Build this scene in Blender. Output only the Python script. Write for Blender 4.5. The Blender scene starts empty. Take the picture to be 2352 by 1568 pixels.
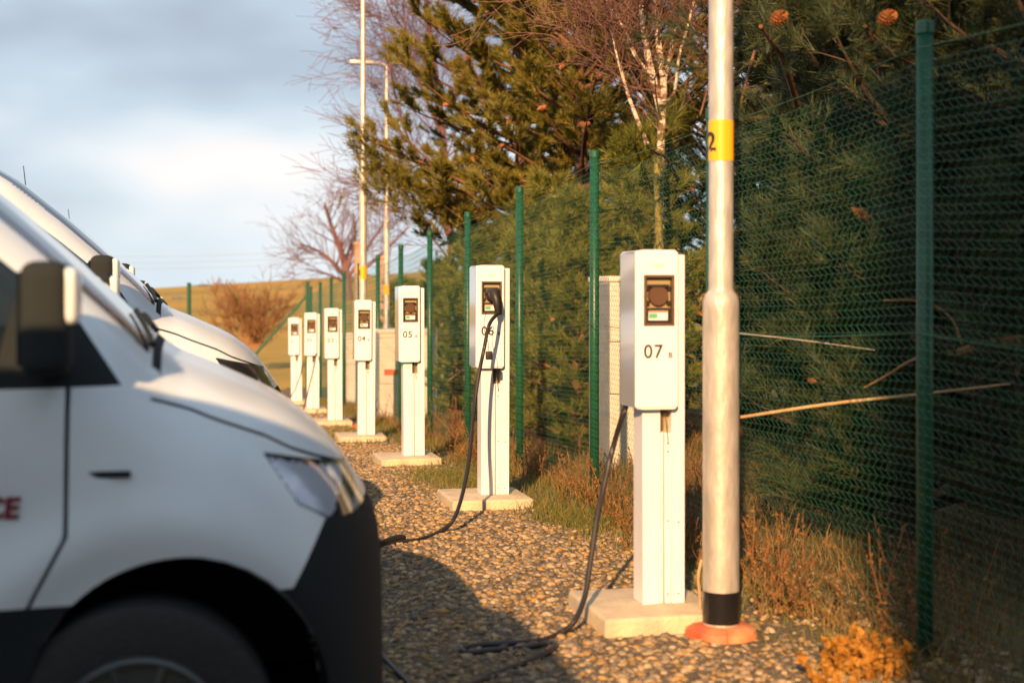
import bpy, bmesh, math, random
import numpy as np
from mathutils import Vector, Matrix

R = math.radians
C = bpy.context.scene.collection
scene = bpy.context.scene
rng = np.random.default_rng(7)
random.seed(7)

# ------------------------------------------------------------------ camera
CAM_Z = 1.37
YAW = R(13.0)
F = 3267.0          # focal length in units of a 2352 px wide frame (50 mm on 36 mm)
HOR = 665.0         # horizon row in the same 2352 x 1568 frame
cam_d = bpy.data.cameras.new('camera')
cam = bpy.data.objects.new('camera', cam_d)
C.objects.link(cam)
cam.location = (0, 0, CAM_Z)
cam.rotation_euler = (R(90) , 0, -YAW)
cam_d.lens = 50.0
cam_d.sensor_width = 36.0
cam_d.shift_y = -(784.0 - HOR) / 2352.0
cam_d.clip_start = 0.05
cam_d.clip_end = 3000
cam_d.dof.use_dof = True
cam_d.dof.focus_distance = 9.1
cam_d.dof.aperture_fstop = 2.1
scene.camera = cam

# ------------------------------------------------------------------ light
SUN_AZ = R(23)      # direction the light travels, clockwise from +Y
SUN_EL = R(23)
w = bpy.data.worlds.new('World')
scene.world = w
w.use_nodes = True
nt = w.node_tree
nt.nodes.clear()
N = nt.nodes.new
L = nt.links.new
out = N('ShaderNodeOutputWorld')
sky = N('ShaderNodeTexSky')
sky.sky_type = 'NISHITA'
sky.sun_disc = False
sky.sun_elevation = SUN_EL
sky.sun_rotation = R(180) + SUN_AZ
sky.air_density = 1.4
sky.dust_density = 2.0
bg1 = N('ShaderNodeBackground')
bg1.inputs[1].default_value = 0.09
L(sky.outputs[0], bg1.inputs[0])
tc = N('ShaderNodeTexCoord')
mp = N('ShaderNodeMapping')
mp.inputs['Scale'].default_value = (1.0, 1.0, 2.2)
mp.inputs['Location'].default_value = (0.35, 0.1, 0.12)
L(tc.outputs['Generated'], mp.inputs[0])
n1 = N('ShaderNodeTexNoise')
n1.inputs['Scale'].default_value = 3.6
n1.inputs['Detail'].default_value = 3.5
n1.inputs['Roughness'].default_value = 0.42
L(mp.outputs[0], n1.inputs['Vector'])
cr = N('ShaderNodeValToRGB')
cr.color_ramp.elements[0].position = 0.34
cr.color_ramp.elements[0].color = (0.19, 0.21, 0.28, 1)
cr.color_ramp.elements[1].position = 0.68
cr.color_ramp.elements[1].color = (0.70, 0.63, 0.61, 1)
e = cr.color_ramp.elements.new(0.50)
e.color = (0.36, 0.43, 0.51, 1)
e = cr.color_ramp.elements.new(0.58)
e.color = (0.51, 0.55, 0.595, 1)
L(n1.outputs['Fac'], cr.inputs[0])
# paler band of air low over the land, all the way round
sep = N('ShaderNodeSeparateXYZ')
L(tc.outputs['Generated'], sep.inputs[0])
low = N('ShaderNodeMapRange')
low.inputs['From Min'].default_value = 0.0
low.inputs['From Max'].default_value = 0.10
low.inputs['To Min'].default_value = 0.8
low.inputs['To Max'].default_value = 0.0
L(sep.outputs['Z'], low.inputs['Value'])
mixl = N('ShaderNodeMixRGB')
mixl.inputs[2].default_value = (0.52, 0.59, 0.635, 1)
L(low.outputs[0], mixl.inputs[0])
L(cr.outputs[0], mixl.inputs[1])
bg2 = N('ShaderNodeBackground')
bg2.inputs[1].default_value = 0.88
L(mixl.outputs[0], bg2.inputs[0])
ms = N('ShaderNodeMixShader')
zen = N('ShaderNodeMapRange')
zen.inputs['From Min'].default_value = 0.2
zen.inputs['From Max'].default_value = 0.9
zen.inputs['To Min'].default_value = 0.92
zen.inputs['To Max'].default_value = 0.60
L(sep.outputs['Z'], zen.inputs['Value'])
L(zen.outputs[0], ms.inputs[0])
L(bg1.outputs[0], ms.inputs[1])
L(bg2.outputs[0], ms.inputs[2])
L(ms.outputs[0], out.inputs[0])

sd = bpy.data.lights.new('sun', 'SUN')
sd.energy = 5.0
sd.angle = R(0.6)
sd.color = (1.0, 0.58, 0.27)
sun = bpy.data.objects.new('sun', sd)
C.objects.link(sun)
sdir = Vector((math.sin(SUN_AZ) * math.cos(SUN_EL), math.cos(SUN_AZ) * math.cos(SUN_EL), -math.sin(SUN_EL)))
sun.rotation_euler = sdir.to_track_quat('-Z', 'Y').to_euler()
sun.location = (-5, -12, 8)

scene.view_settings.view_transform = 'Standard'
scene.view_settings.look = 'None'
scene.view_settings.exposure = 0.9
scene.view_settings.gamma = 1.0
scene.view_settings.use_curve_mapping = False
scene.cycles.max_bounces = 6
scene.cycles.transparent_max_bounces = 8

# ------------------------------------------------------------------ helpers
cy, sy = math.cos(YAW), math.sin(YAW)


def at(px, py, Z):
    """world point for a place measured on the photograph at a known distance Z"""
    xc = (px - 1176.0) / F * Z
    return (xc * cy + Z * sy, Z * cy - xc * sy, CAM_Z - (py - HOR) / F * Z)


YT = [-60, 9.0, 12.1, 15.4, 18.6, 21.9, 25.1, 32, 45, 62, 120, 200, 235, 320, 900]
ZT = [0, 0, -.125, -.27, -.40, -.51, -.65, -.9, -1.25, -1.35, -.15, 1.72, 1.9, 0.0, -4]


def gz(x, y):
    """height of the ground"""
    x = np.asarray(x, float)
    y = np.asarray(y, float)
    z = np.interp(y, YT, ZT)
    t = np.clip((y - 60) / 140.0, 0, 1)
    z = z + t * 0.063 * np.clip(x + 0, -70, 90)
    # a low bank beyond the fence
    z = z + 0.10 * np.clip((x - 3.2) / 2.0, 0, 1) * np.clip((40 - y) / 10, 0, 1)
    return z


def gzf(x, y):
    return float(gz(x, y))


def bsdf(m):
    return m.node_tree.nodes['Principled BSDF']


def mat(name, col, rough=0.6, metal=0.0, col2=None, scale=8.0, bump=0.0, bscale=40.0, coat=0.0,
        spec=0.5, island=None, trans=0.0, detail=4.0, stretch=None, lo=.35, hi=.65):
    m = bpy.data.materials.new(name)
    m.use_nodes = True
    t = m.node_tree
    b = bsdf(m)
    b.inputs['Base Color'].default_value = (*col, 1)
    b.inputs['Roughness'].default_value = rough
    b.inputs['Metallic'].default_value = metal
    b.inputs['Coat Weight'].default_value = coat
    b.inputs['Coat Roughness'].default_value = 0.06
    b.inputs['Specular IOR Level'].default_value = spec
    tc = t.nodes.new('ShaderNodeTexCoord')
    src = tc.outputs['Object']
    if stretch:
        mpn = t.nodes.new('ShaderNodeMapping')
        mpn.inputs['Scale'].default_value = stretch
        t.links.new(src, mpn.inputs[0])
        src = mpn.outputs[0]
    if island:
        g = t.nodes.new('ShaderNodeNewGeometry')
        r = t.nodes.new('ShaderNodeValToRGB')
        els = r.color_ramp.elements
        k = len(island)
        els[0].color = (*island[0], 1)
        els[0].position = 0
        els[1].color = (*island[-1], 1)
        els[1].position = 1
        for i in range(1, k - 1):
            e = els.new(i / (k - 1))
            e.color = (*island[i], 1)
        t.links.new(g.outputs['Random Per Island'], r.inputs[0])
        t.links.new(r.outputs[0], b.inputs['Base Color'])
    elif col2:
        n = t.nodes.new('ShaderNodeTexNoise')
        n.inputs['Scale'].default_value = scale
        n.inputs['Detail'].default_value = detail
        t.links.new(src, n.inputs['Vector'])
        r = t.nodes.new('ShaderNodeValToRGB')
        r.color_ramp.elements[0].position = lo
        r.color_ramp.elements[0].color = (*col, 1)
        r.color_ramp.elements[1].position = hi
        r.color_ramp.elements[1].color = (*col2, 1)
        t.links.new(n.outputs['Fac'], r.inputs[0])
        t.links.new(r.outputs[0], b.inputs['Base Color'])
    if bump:
        n2 = t.nodes.new('ShaderNodeTexNoise')
        n2.inputs['Scale'].default_value = bscale
        n2.inputs['Detail'].default_value = 4
        t.links.new(src, n2.inputs['Vector'])
        bp = t.nodes.new('ShaderNodeBump')
        bp.inputs['Strength'].default_value = bump
        bp.inputs['Distance'].default_value = 0.02
        t.links.new(n2.outputs['Fac'], bp.inputs['Height'])
        t.links.new(bp.outputs[0], b.inputs['Normal'])
    if trans:
        tr = t.nodes.new('ShaderNodeBsdfTranslucent')
        mx = t.nodes.new('ShaderNodeMixShader')
        mx.inputs[0].default_value = trans
        o = t.nodes['Material Output']
        c = b.inputs['Base Color']
        if c.links:
            t.links.new(c.links[0].from_socket, tr.inputs[0])
        else:
            tr.inputs[0].default_value = (*col, 1)
        t.links.new(b.outputs[0], mx.inputs[1])
        t.links.new(tr.outputs[0], mx.inputs[2])
        t.links.new(mx.outputs[0], o.inputs[0])
    return m


M = {}
M['cabinet_white'] = mat('white_powder_coat', (.79, .82, .87), .16, coat=.5, col2=(.75, .78, .83), scale=3)
M['column_white'] = mat('white_aluminium', (.76, .79, .84), .3, col2=(.71, .735, .78), scale=5)
M['frame_brown'] = mat('socket_plastic', (.11, .07, .045), .38)
M['frame_inner'] = mat('socket_recess', (.30, .24, .13), .5)
M['dark_plastic'] = mat('dark_plastic', (.022, .020, .020), .42)
M['cover_brown'] = mat('cover_plastic', (.10, .055, .032), .35)
M['black_rubber'] = mat('black_rubber', (.018, .016, .018), .5)
M['label_white'] = mat('label_white', (.74, .78, .78), .5)
M['label_green'] = mat('label_green', (.12, .38, .20), .5)
M['label_red'] = mat('label_red', (.6, .12, .06), .5)
M['print_black'] = mat('print_black', (.02, .018, .016), .5)
M['concrete'] = mat('concrete', (.62, .52, .36), .9, col2=(.48, .41, .30), scale=9, bump=.4, bscale=60)
M['plate'] = mat('name_plate', (.72, .68, .58), .5)
M['screw'] = mat('screw_metal', (.35, .30, .25), .4, metal=.8)
M['slot_dark'] = mat('slot_dark', (.10, .065, .03), .7)
M['galv'] = mat('galvanised_steel', (.58, .55, .50), .48, metal=.4, col2=(.42, .40, .36), scale=22, bump=.25, bscale=30,
                stretch=(1, 1, .35))
M['yellow'] = mat('yellow_tape', (.85, .42, .01), .4)
M['black_tape'] = mat('black_tape', (.012, .012, .014), .22)
M['orange_cap'] = mat('orange_cap', (.50, .07, .02), .6, col2=(.66, .30, .14), scale=6, bump=.3, bscale=20)
M['green_paint'] = mat('green_fence_paint', (.010, .095, .045), .38, col2=(.008, .07, .036), scale=12)
M['green_wire'] = mat('green_wire', (.028, .16, .095), .3)
M['van_white'] = mat('van_paint', (.72, .82, .88), .34, coat=.35, col2=(.70, .80, .86), scale=1.5)
M['van_black'] = mat('van_bumper_plastic', (.022, .028, .031), .8, spec=.12, bump=.1, bscale=300)
M['glass'] = mat('tinted_glass', (.008, .014, .016), .03)
M['screen'] = mat('windscreen_glass', (.03, .04, .045), .03)
bsdf(M['screen']).inputs['IOR'].default_value = 2.4
M['seam'] = mat('seam_dark', (.012, .012, .014), .8)
M['gap'] = mat('panel_gap', (.36, .40, .45), .8)
M['lamp_glass'] = mat('headlamp_glass', (.50, .56, .68), .14, metal=.25, coat=.8, col2=(.62, .68, .80), scale=6)
M['lamp_dark'] = mat('headlamp_bezel', (.02, .022, .026), .15, coat=.8)
M['amber'] = mat('amber_lens', (.55, .16, .03), .2, coat=.6)
M['tyre'] = mat('tyre_rubber', (.024, .025, .026), .75, bump=.3, bscale=60)
M['rim'] = mat('wheel_rim', (.09, .10, .10), .4, metal=.5)
M['red_print'] = mat('red_print', (.20, .018, .03), .5)
M['bark'] = mat('pine_bark', (.20, .095, .045), .9, col2=(.10, .055, .035), scale=12, bump=.8, bscale=25)
M['birch_bark'] = mat('birch_bark', (.62, .52, .42), .8, col2=(.16, .08, .05), scale=9, stretch=(1, 1, 2.5), lo=.47, hi=.60)
M['twig'] = mat('bare_twigs', (.15, .07, .05), .8, col2=(.22, .12, .09), scale=3)
M['twig_far'] = mat('far_twigs', (.17, .085, .085), .85)
M['lichen'] = mat('lichen_bark', (.30, .26, .05), .9, col2=(.12, .09, .03), scale=14, bump=.6, bscale=30)
M['needles'] = mat('pine_needles', (.09, .10, .03), .6, trans=.25,
                   island=[(.045, .07, .012), (.15, .15, .018), (.27, .22, .022), (.10, .11, .016), (.33, .20, .03)])
M['needles_green'] = mat('young_pine_needles', (.09, .12, .03), .6, trans=.25,
                         island=[(.06, .11, .02), (.15, .19, .025), (.30, .28, .035), (.09, .13, .025), (.28, .19, .035)])
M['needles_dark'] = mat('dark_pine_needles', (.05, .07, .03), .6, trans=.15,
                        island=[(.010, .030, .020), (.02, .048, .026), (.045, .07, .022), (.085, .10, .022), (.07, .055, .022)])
M['spruce'] = mat('spruce_needles', (.09, .12, .06), .6, trans=.2,
                  island=[(.06, .09, .04), (.14, .16, .06), (.20, .20, .08)])
M['cone'] = mat('pine_cone', (.34, .135, .04), .7, col2=(.17, .06, .02), scale=40)
M['weed'] = mat('dry_weed', (.26, .12, .05), .8, trans=.2,
                island=[(.15, .06, .02), (.28, .12, .035), (.36, .18, .06), (.22, .09, .028), (.12, .09, .03), (.28, .18, .08)])
M['leaf_gold'] = mat('golden_dry_leaves', (.60, .30, .05), .7, trans=.3,
                     island=[(.28, .13, .025), (.46, .22, .03), (.56, .29, .045)])
M['grass_dry'] = mat('dry_grass', (.3, .2, .08), .8, trans=.25,
                     island=[(.16, .09, .03), (.30, .18, .06), (.12, .12, .03), (.22, .13, .04), (.34, .23, .09), (.10, .06, .025)])
M['grass_green'] = mat('green_grass', (.10, .15, .03), .8, trans=.25,
                       island=[(.07, .11, .02), (.12, .16, .03), (.20, .17, .05), (.28, .19, .07)])
M['stones'] = mat('gravel_stones', (.3, .28, .25), .85,
                  island=[(.08, .07, .06), (.20, .165, .12), (.33, .25, .15), (.12, .105, .085), (.31, .22, .11), (.44, .34, .22), (.37, .22, .07), (.17, .12, .065)])
M['soil'] = mat('gravel_soil', (.08, .065, .045), .95, col2=(.19, .145, .085), scale=30, bump=.8, bscale=90)
M['branch'] = mat('dead_branch', (.45, .24, .09), .85, col2=(.30, .15, .06), scale=10, bump=.5, bscale=30)
M['straw'] = mat('dry_stalk', (.50, .36, .18), .8, col2=(.36, .24, .12), scale=30)
M['cable_far'] = mat('power_line', (.10, .11, .13), .6)
M['line_far'] = mat('weathered_wire', (.30, .32, .36), .6)
M['brick_orange'] = mat('brick_render', (.42, .27, .18), .9, col2=(.36, .22, .15), scale=4)
M['kiosk'] = mat('kiosk_concrete', (.72, .68, .60), .9, col2=(.64, .60, .53), scale=6, bump=.25, bscale=70)
M['kiosk_shade'] = mat('kiosk_side_shade', (.30, .31, .33), .8, col2=(.24, .25, .27), scale=8, bump=.2)
M['bush'] = mat('bush_twigs', (.24, .12, .05), .9)
M['polished'] = mat('polished_side', (.70, .74, .76), .10, metal=.45, coat=.5)
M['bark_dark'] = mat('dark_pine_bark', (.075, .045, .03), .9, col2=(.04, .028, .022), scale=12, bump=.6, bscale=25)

# land: tawny field with a soft pattern of paler and greener bands
m = bpy.data.materials.new('field_grass')
m.use_nodes = True
t = m.node_tree
b = bsdf(m)
b.inputs['Roughness'].default_value = 0.95
tcn = t.nodes.new('ShaderNodeTexCoord')
mpn = t.nodes.new('ShaderNodeMapping')
mpn.inputs['Scale'].default_value = (.018, .05, .01)
t.links.new(tcn.outputs['Object'], mpn.inputs[0])
nn = t.nodes.new('ShaderNodeTexNoise')
nn.inputs['Scale'].default_value = 1.0
nn.inputs['Detail'].default_value = 6
t.links.new(mpn.outputs[0], nn.inputs['Vector'])
rr = t.nodes.new('ShaderNodeValToRGB')
rr.color_ramp.elements[0].position = .36
rr.color_ramp.elements[0].color = (.25, .20, .018, 1)
rr.color_ramp.elements[1].position = .66
rr.color_ramp.elements[1].color = (.46, .26, .025, 1)
e = rr.color_ramp.elements.new(.5)
e.color = (.34, .23, .02, 1)
t.links.new(nn.outputs['Fac'], rr.inputs[0])
n3 = t.nodes.new('ShaderNodeTexNoise')
n3.inputs['Scale'].default_value = 1.6
n3.inputs['Detail'].default_value = 8
t.links.new(tcn.outputs['Object'], n3.inputs['Vector'])
mm = t.nodes.new('ShaderNodeMixRGB')
mm.blend_type = 'MULTIPLY'
mm.inputs[0].default_value = .6
t.links.new(rr.outputs[0], mm.inputs[1])
r3 = t.nodes.new('ShaderNodeValToRGB')
r3.color_ramp.elements[0].position = .3
r3.color_ramp.elements[0].color = (.5, .5, .5, 1)
r3.color_ramp.elements[1].position = .7
r3.color_ramp.elements[1].color = (1.1, 1.05, 1, 1)
t.links.new(n3.outputs['Fac'], r3.inputs[0])
t.links.new(r3.outputs[0], mm.inputs[2])
t.links.new(mm.outputs[0], b.inputs['Base Color'])
M['field'] = m


def tag(o, label=None, cat=None, group=None, kind=None):
    if label:
        o['label'] = label
    if cat:
        o['category'] = cat
    if group:
        o['group'] = group
    if kind:
        o['kind'] = kind
    return o


def empty(name, loc=(0, 0, 0), rz=0.0):
    o = bpy.data.objects.new(name, None)
    C.objects.link(o)
    o.location = loc
    o.rotation_euler = (0, 0, rz)
    o.empty_display_size = .2
    return o


def link_mesh(name, me, material, parent=None, smooth=False):
    if material is not None and not me.materials:
        me.materials.append(material)
    if smooth:
        me.polygons.foreach_set('use_smooth', np.ones(len(me.polygons), bool))
    o = bpy.data.objects.new(name, me)
    C.objects.link(o)
    if parent:
        o.parent = parent
    return o


def np_mesh(name, V, Fc):
    V = np.ascontiguousarray(V, np.float32)
    Fc = np.ascontiguousarray(Fc, np.int32)
    me = bpy.data.meshes.new(name)
    nv, (nf, k) = len(V), Fc.shape
    me.vertices.add(nv)
    me.vertices.foreach_set('co', V.ravel())
    me.loops.add(nf * k)
    me.loops.foreach_set('vertex_index', Fc.ravel())
    me.polygons.add(nf)
    me.polygons.foreach_set('loop_start', np.arange(0, nf * k, k, dtype=np.int32))
    me.update(calc_edges=True)
    return me


class MB:
    """collects simple shapes and links them as one mesh"""

    def __init__(s):
        s.v = []
        s.f = []

    def add(s, vs, fs):
        o = len(s.v)
        s.v.extend([tuple(v) for v in vs])
        s.f.extend([tuple(i + o for i in f) for f in fs])

    def box(s, x0, x1, y0, y1, z0, z1):
        s.add([(x0, y0, z0), (x1, y0, z0), (x1, y1, z0), (x0, y1, z0), (x0, y0, z1), (x1, y0, z1), (x1, y1, z1), (x0, y1, z1)],
              [(0, 3, 2, 1), (4, 5, 6, 7), (0, 1, 5, 4), (1, 2, 6, 5), (2, 3, 7, 6), (3, 0, 4, 7)])

    def lathe(s, prof, n=24, c=(0, 0, 0), axis='z'):
        vs, fs = [], []
        for r, h in prof:
            for i in range(n):
                a = 2 * math.pi * i / n
                p = (r * math.cos(a), r * math.sin(a), h)
                if axis == 'y':
                    p = (p[0], h, p[1])
                elif axis == 'x':
                    p = (h, p[0], p[1])
                vs.append((p[0] + c[0], p[1] + c[1], p[2] + c[2]))
        m_ = len(prof)
        for j in range(m_ - 1):
            for i in range(n):
                k = (i + 1) % n
                fs.append((j * n + i, j * n + k, (j + 1) * n + k, (j + 1) * n + i))
        fs.append(tuple(range(n - 1, -1, -1)))
        fs.append(tuple(range((m_ - 1) * n, m_ * n)))
        s.add(vs, fs)

    def tube(s, pts, rad, n=6):
        pts = [Vector(p) for p in pts]
        if not hasattr(rad, '__len__'):
            rad = [rad] * len(pts)
        vs, fs = [], []
        up = Vector((0.13, 0.27, 0.95))
        for i, p in enumerate(pts):
            d = (pts[min(i + 1, len(pts) - 1)] - pts[max(i - 1, 0)])
            d = d.normalized() if d.length > 1e-9 else Vector((0, 0, 1))
            a = d.cross(up)
            if a.length < .05:
                a = d.cross(Vector((1, 0, 0)))
            a.normalize()
            bb = d.cross(a)
            for k in range(n):
                t_ = 2 * math.pi * k / n
                vs.append(p + a * (math.cos(t_) * rad[i]) + bb * (math.sin(t_) * rad[i]))
        for j in range(len(pts) - 1):
            for k in range(n):
                q = (k + 1) % n
                fs.append((j * n + k, j * n + q, (j + 1) * n + q, (j + 1) * n + k))
        fs.append(tuple(range(n - 1, -1, -1)))
        o = (len(pts) - 1) * n
        fs.append(tuple(range(o, o + n)))
        s.add(vs, fs)

    def mesh(s, name):
        me = bpy.data.meshes.new(name)
        me.from_pydata(s.v, [], s.f)
        me.update()
        return me

    def build(s, name, material, parent=None, bevel=0.0, seg=2, smooth=False):
        me = s.mesh(name)
        bm = bmesh.new()
        bm.from_mesh(me)
        bmesh.ops.recalc_face_normals(bm, faces=bm.faces)
        if bevel:
            bmesh.ops.bevel(bm, geom=[e for e in bm.edges if e.calc_face_angle(0) > .5], offset=bevel, segments=seg,
                            affect='EDGES', profile=.6)
        if smooth or bevel:
            for f in bm.faces:
                f.smooth = True
        bm.to_mesh(me)
        bm.free()
        if smooth or bevel:
            try:
                me.set_sharp_from_angle(angle=R(40))
            except Exception:
                pass
        return link_mesh(name, me, material, parent)


def spline(pts, k=8):
    """Catmull-Rom through the points"""
    P = [Vector(p) for p in pts]
    P = [P[0] * 2 - P[1]] + P + [P[-1] * 2 - P[-2]]
    o = []
    for i in range(1, len(P) - 2):
        for j in range(k):
            t_ = j / k
            a, b_, c, d = P[i - 1], P[i], P[i + 1], P[i + 2]
            o.append(.5 * ((2 * b_) + (c - a) * t_ + (2 * a - 5 * b_ + 4 * c - d) * t_ ** 2 + (3 * b_ - a - 3 * c + d) * t_ ** 3))
    o.append(P[-2])
    return o


def tubes_np(segs, n=5):
    """many straight tapered pieces: segs rows of (p0 xyz, p1 xyz, r0, r1)"""
    S = np.asarray(segs, float)
    p0, p1, r0, r1 = S[:, :3], S[:, 3:6], S[:, 6], S[:, 7]
    d = p1 - p0
    d /= np.linalg.norm(d, axis=1, keepdims=True) + 1e-9
    ref = np.where(np.abs(d[:, 2:3]) > .9, np.array([[1., 0, 0]]), np.array([[0, 0, 1.]]))
    a = np.cross(d, ref)
    a /= np.linalg.norm(a, axis=1, keepdims=True) + 1e-9
    bb = np.cross(d, a)
    ang = np.arange(n) * 2 * np.pi / n
    ring = a[:, None, :] * np.cos(ang)[None, :, None] + bb[:, None, :] * np.sin(ang)[None, :, None]
    V = np.concatenate([p0[:, None] + ring * r0[:, None, None], p1[:, None] + ring * r1[:, None, None]], 1)
    base = np.arange(len(S))[:, None, None] * 2 * n
    i = np.arange(n)
    j = (i + 1) % n
    q = np.stack([i, j, j + n, i + n], 1)[None]
    return V.reshape(-1, 3), (base + q).reshape(-1, 4)


def needles_np(P, D, count, length, width, rnd, spread=.75, axis_len=.16):
    """tufts: at each point P with axis D, COUNT thin needles as triangles"""
    m_ = len(P)
    t_ = rnd.random((m_, count)) ** .8
    origin = P[:, None] + D[:, None] * (t_ * axis_len - axis_len * .5)[..., None]
    v = rnd.normal(size=(m_, count, 3))
    v /= np.linalg.norm(v, axis=2, keepdims=True)
    dirn = D[:, None] * 1.0 + v * spread
    dirn /= np.linalg.norm(dirn, axis=2, keepdims=True)
    side = np.cross(dirn, rnd.normal(size=(m_, count, 3)))
    side /= np.linalg.norm(side, axis=2, keepdims=True) + 1e-9
    ln = length * (.7 + .5 * rnd.random((m_, count, 1)))
    a = origin - side * width / 2
    b_ = origin + side * width / 2
    c = origin + dirn * ln
    V = np.stack([a, b_, c], 2).reshape(-1, 3)
    Fc = np.arange(m_ * count * 3).reshape(-1, 3)
    return V, Fc


# ------------------------------------------------------------------ ground and land
def grid_sheet(name, xs, ys, dz, material, kind='structure', jitter=0.0):
    X, Y = np.meshgrid(xs, ys, indexing='ij')
    Z = gz(X, Y) + dz
    if jitter:
        Z = Z + jitter * (np.sin(X * 3.1 + Y * 1.3) + np.sin(X * 1.7 - Y * 2.9)) * .5
    V = np.stack([X, Y, Z], -1).reshape(-1, 3)
    ny = len(ys)
    i, j = np.meshgrid(np.arange(len(xs) - 1), np.arange(ny - 1), indexing='ij')
    a = (i * ny + j).ravel()
    Fc = np.stack([a, a + ny, a + ny + 1, a + 1], 1)
    o = link_mesh(name, np_mesh(name, V, Fc), material, None, smooth=True)
    tag(o, kind=kind)
    return o


xs = np.unique(np.concatenate([np.linspace(-900, -60, 12), np.linspace(-60, -10, 11), np.linspace(-10, 12, 23), np.linspace(12, 90, 16), np.linspace(90, 1000, 12)]))
ys = np.unique(np.concatenate([np.linspace(-60, 0, 7), np.linspace(0, 32, 33), np.linspace(32, 130, 30), np.linspace(130, 330, 50), np.linspace(330, 900, 8)]))
land = grid_sheet('field', xs, ys, -.02, M['field'])
tag(land, 'tawny grass field rising to a low skyline beyond the fence', None)
M['verge'] = mat('verge_earth', (.15, .085, .035), .95, col2=(.11, .10, .03), scale=3, bump=.8, bscale=40)
verge = grid_sheet('verge', np.linspace(2.35, 9, 14), np.linspace(-6, 34, 60), .0, M['verge'])
gravel_bed = grid_sheet('gravel_yard', np.linspace(-9, 2.45, 24), np.linspace(-8, 33, 80), .006, M['soil'])

# gravel stones
ico = bmesh.new()
bmesh.ops.create_icosphere(ico, subdivisions=1, radius=1.0)
ico.verts.ensure_lookup_table()
IV = np.array([v.co[:] for v in ico.verts])
IF = np.array([[v.index for v in f.verts] for f in ico.faces])
ico.free()
IV0, IF0 = None, None
# plain 12-vertex icosahedron
phi = (1 + 5 ** .5) / 2
IV0 = np.array([(-1, phi, 0), (1, phi, 0), (-1, -phi, 0), (1, -phi, 0), (0, -1, phi), (0, 1, phi), (0, -1, -phi), (0, 1, -phi),
                (phi, 0, -1), (phi, 0, 1), (-phi, 0, -1), (-phi, 0, 1)]) / math.sqrt(1 + phi * phi)
IF0 = np.array([(0, 11, 5), (0, 5, 1), (0, 1, 7), (0, 7, 10), (0, 10, 11), (1, 5, 9), (5, 11, 4), (11, 10, 2), (10, 7, 6), (7, 1, 8),
                (3, 9, 4), (3, 4, 2), (3, 2, 6), (3, 6, 8), (3, 8, 9), (4, 9, 5), (2, 4, 11), (6, 2, 10), (8, 6, 7), (9, 8, 1)])


def scatter_stones(n, x0, x1, y0, y1, smin, smax, mask=None):
    x = rng.uniform(x0, x1, n)
    y = rng.uniform(y0, y1, n)
    if mask is not None:
        k = mask(x, y)
        x, y = x[k], y[k]
        n = len(x)
    s = smin + (smax - smin) * rng.random(n) ** 2.2
    sc = np.stack([s * rng.uniform(.8, 1.4, n), s * rng.uniform(.7, 1.1, n), s * rng.uniform(.35, .6, n)], 1)
    a = rng.uniform(0, 2 * np.pi, n)
    V = IV0[None] * (1 + rng.normal(0, .13, (n, 12, 1))) * sc[:, None]
    tilt = rng.normal(0, .25, n)
    z2 = V[..., 2] + V[..., 0] * np.sin(tilt)[:, None]
    x2 = V[..., 0] * np.cos(a)[:, None] - V[..., 1] * np.sin(a)[:, None]
    y2 = V[..., 0] * np.sin(a)[:, None] + V[..., 1] * np.cos(a)[:, None]
    V = np.stack([x2 + x[:, None], y2 + y[:, None], z2 + (gz(x, y) + .004 + sc[:, 2] * .35)[:, None]], -1)
    Fc = IF0[None] + (np.arange(n) * 12)[:, None, None]
    return V.reshape(-1, 3), Fc.reshape(-1, 3)


def edge_mask(x, y):
    # the gravel thins out raggedly towards the weeds at the fence
    lim = 2.25 + .16 * np.sin(y * 1.9) + .10 * np.sin(y * 4.3 + 1) - .25 * (y > 9.4) * np.clip((y - 9.4) * 2, 0, 1) * (y < 12.2) * np.clip((12.2 - y) * 2, 0, 1)
    return x < lim + rng.normal(0, .1, len(x))


VV, FF, off = [], [], 0
for args in ((27000, .25, 2.75, 3.6, 9.3, .006, .023), (12000, .3, 2.6, 9.3, 14.5, .009, .024), (9000, .6, 2.5, 14.5, 28, .012, .03),
             (2500, -3.5, .3, 5.5, 30, .010, .024), (900, 2.2, 3.0, 3.8, 7.0, .012, .03)):
    v_, f_ = scatter_stones(*args, mask=(edge_mask if args[1] < 2 else None))
    VV.append(v_)
    FF.append(f_ + off)
    off += len(v_)
gravel = link_mesh('gravel', np_mesh('gravel', np.concatenate(VV), np.concatenate(FF)), M['stones'])
tag(gravel, 'loose grey and tan gravel covering the yard in front of the chargers', None, None, 'stuff')


# ------------------------------------------------------------------ charging posts
def text_mesh(name, body, size, material, parent, loc, rot=(R(90), 0, 0), bold=0.0, shear=0.0, ext=.0006, spacing=1.0):
    cu = bpy.data.curves.new(name, 'FONT')
    cu.body = body
    cu.size = size
    cu.extrude = ext
    cu.offset = bold
    cu.shear = shear
    cu.space_character = spacing
    cu.align_x = 'LEFT'
    tmp = bpy.data.objects.new(name + '_tmp', cu)
    C.objects.link(tmp)
    dg = bpy.context.evaluated_depsgraph_get()
    me = bpy.data.meshes.new_from_object(tmp.evaluated_get(dg))
    bpy.data.objects.remove(tmp)
    me.materials.clear()
    o = link_mesh(name, me, material, parent)
    o.location = loc
    o.rotation_euler = rot
    return o


# local frame: x to the right, front face towards -y, z = 0 at the top of the concrete base
CH_H = 1.45
BX0, BX1 = -.135, .047      # cabinet across
BY0, BY1 = -.108, .105      # cabinet front and back
BZ0, BZ1 = CH_H - .642, CH_H


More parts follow.
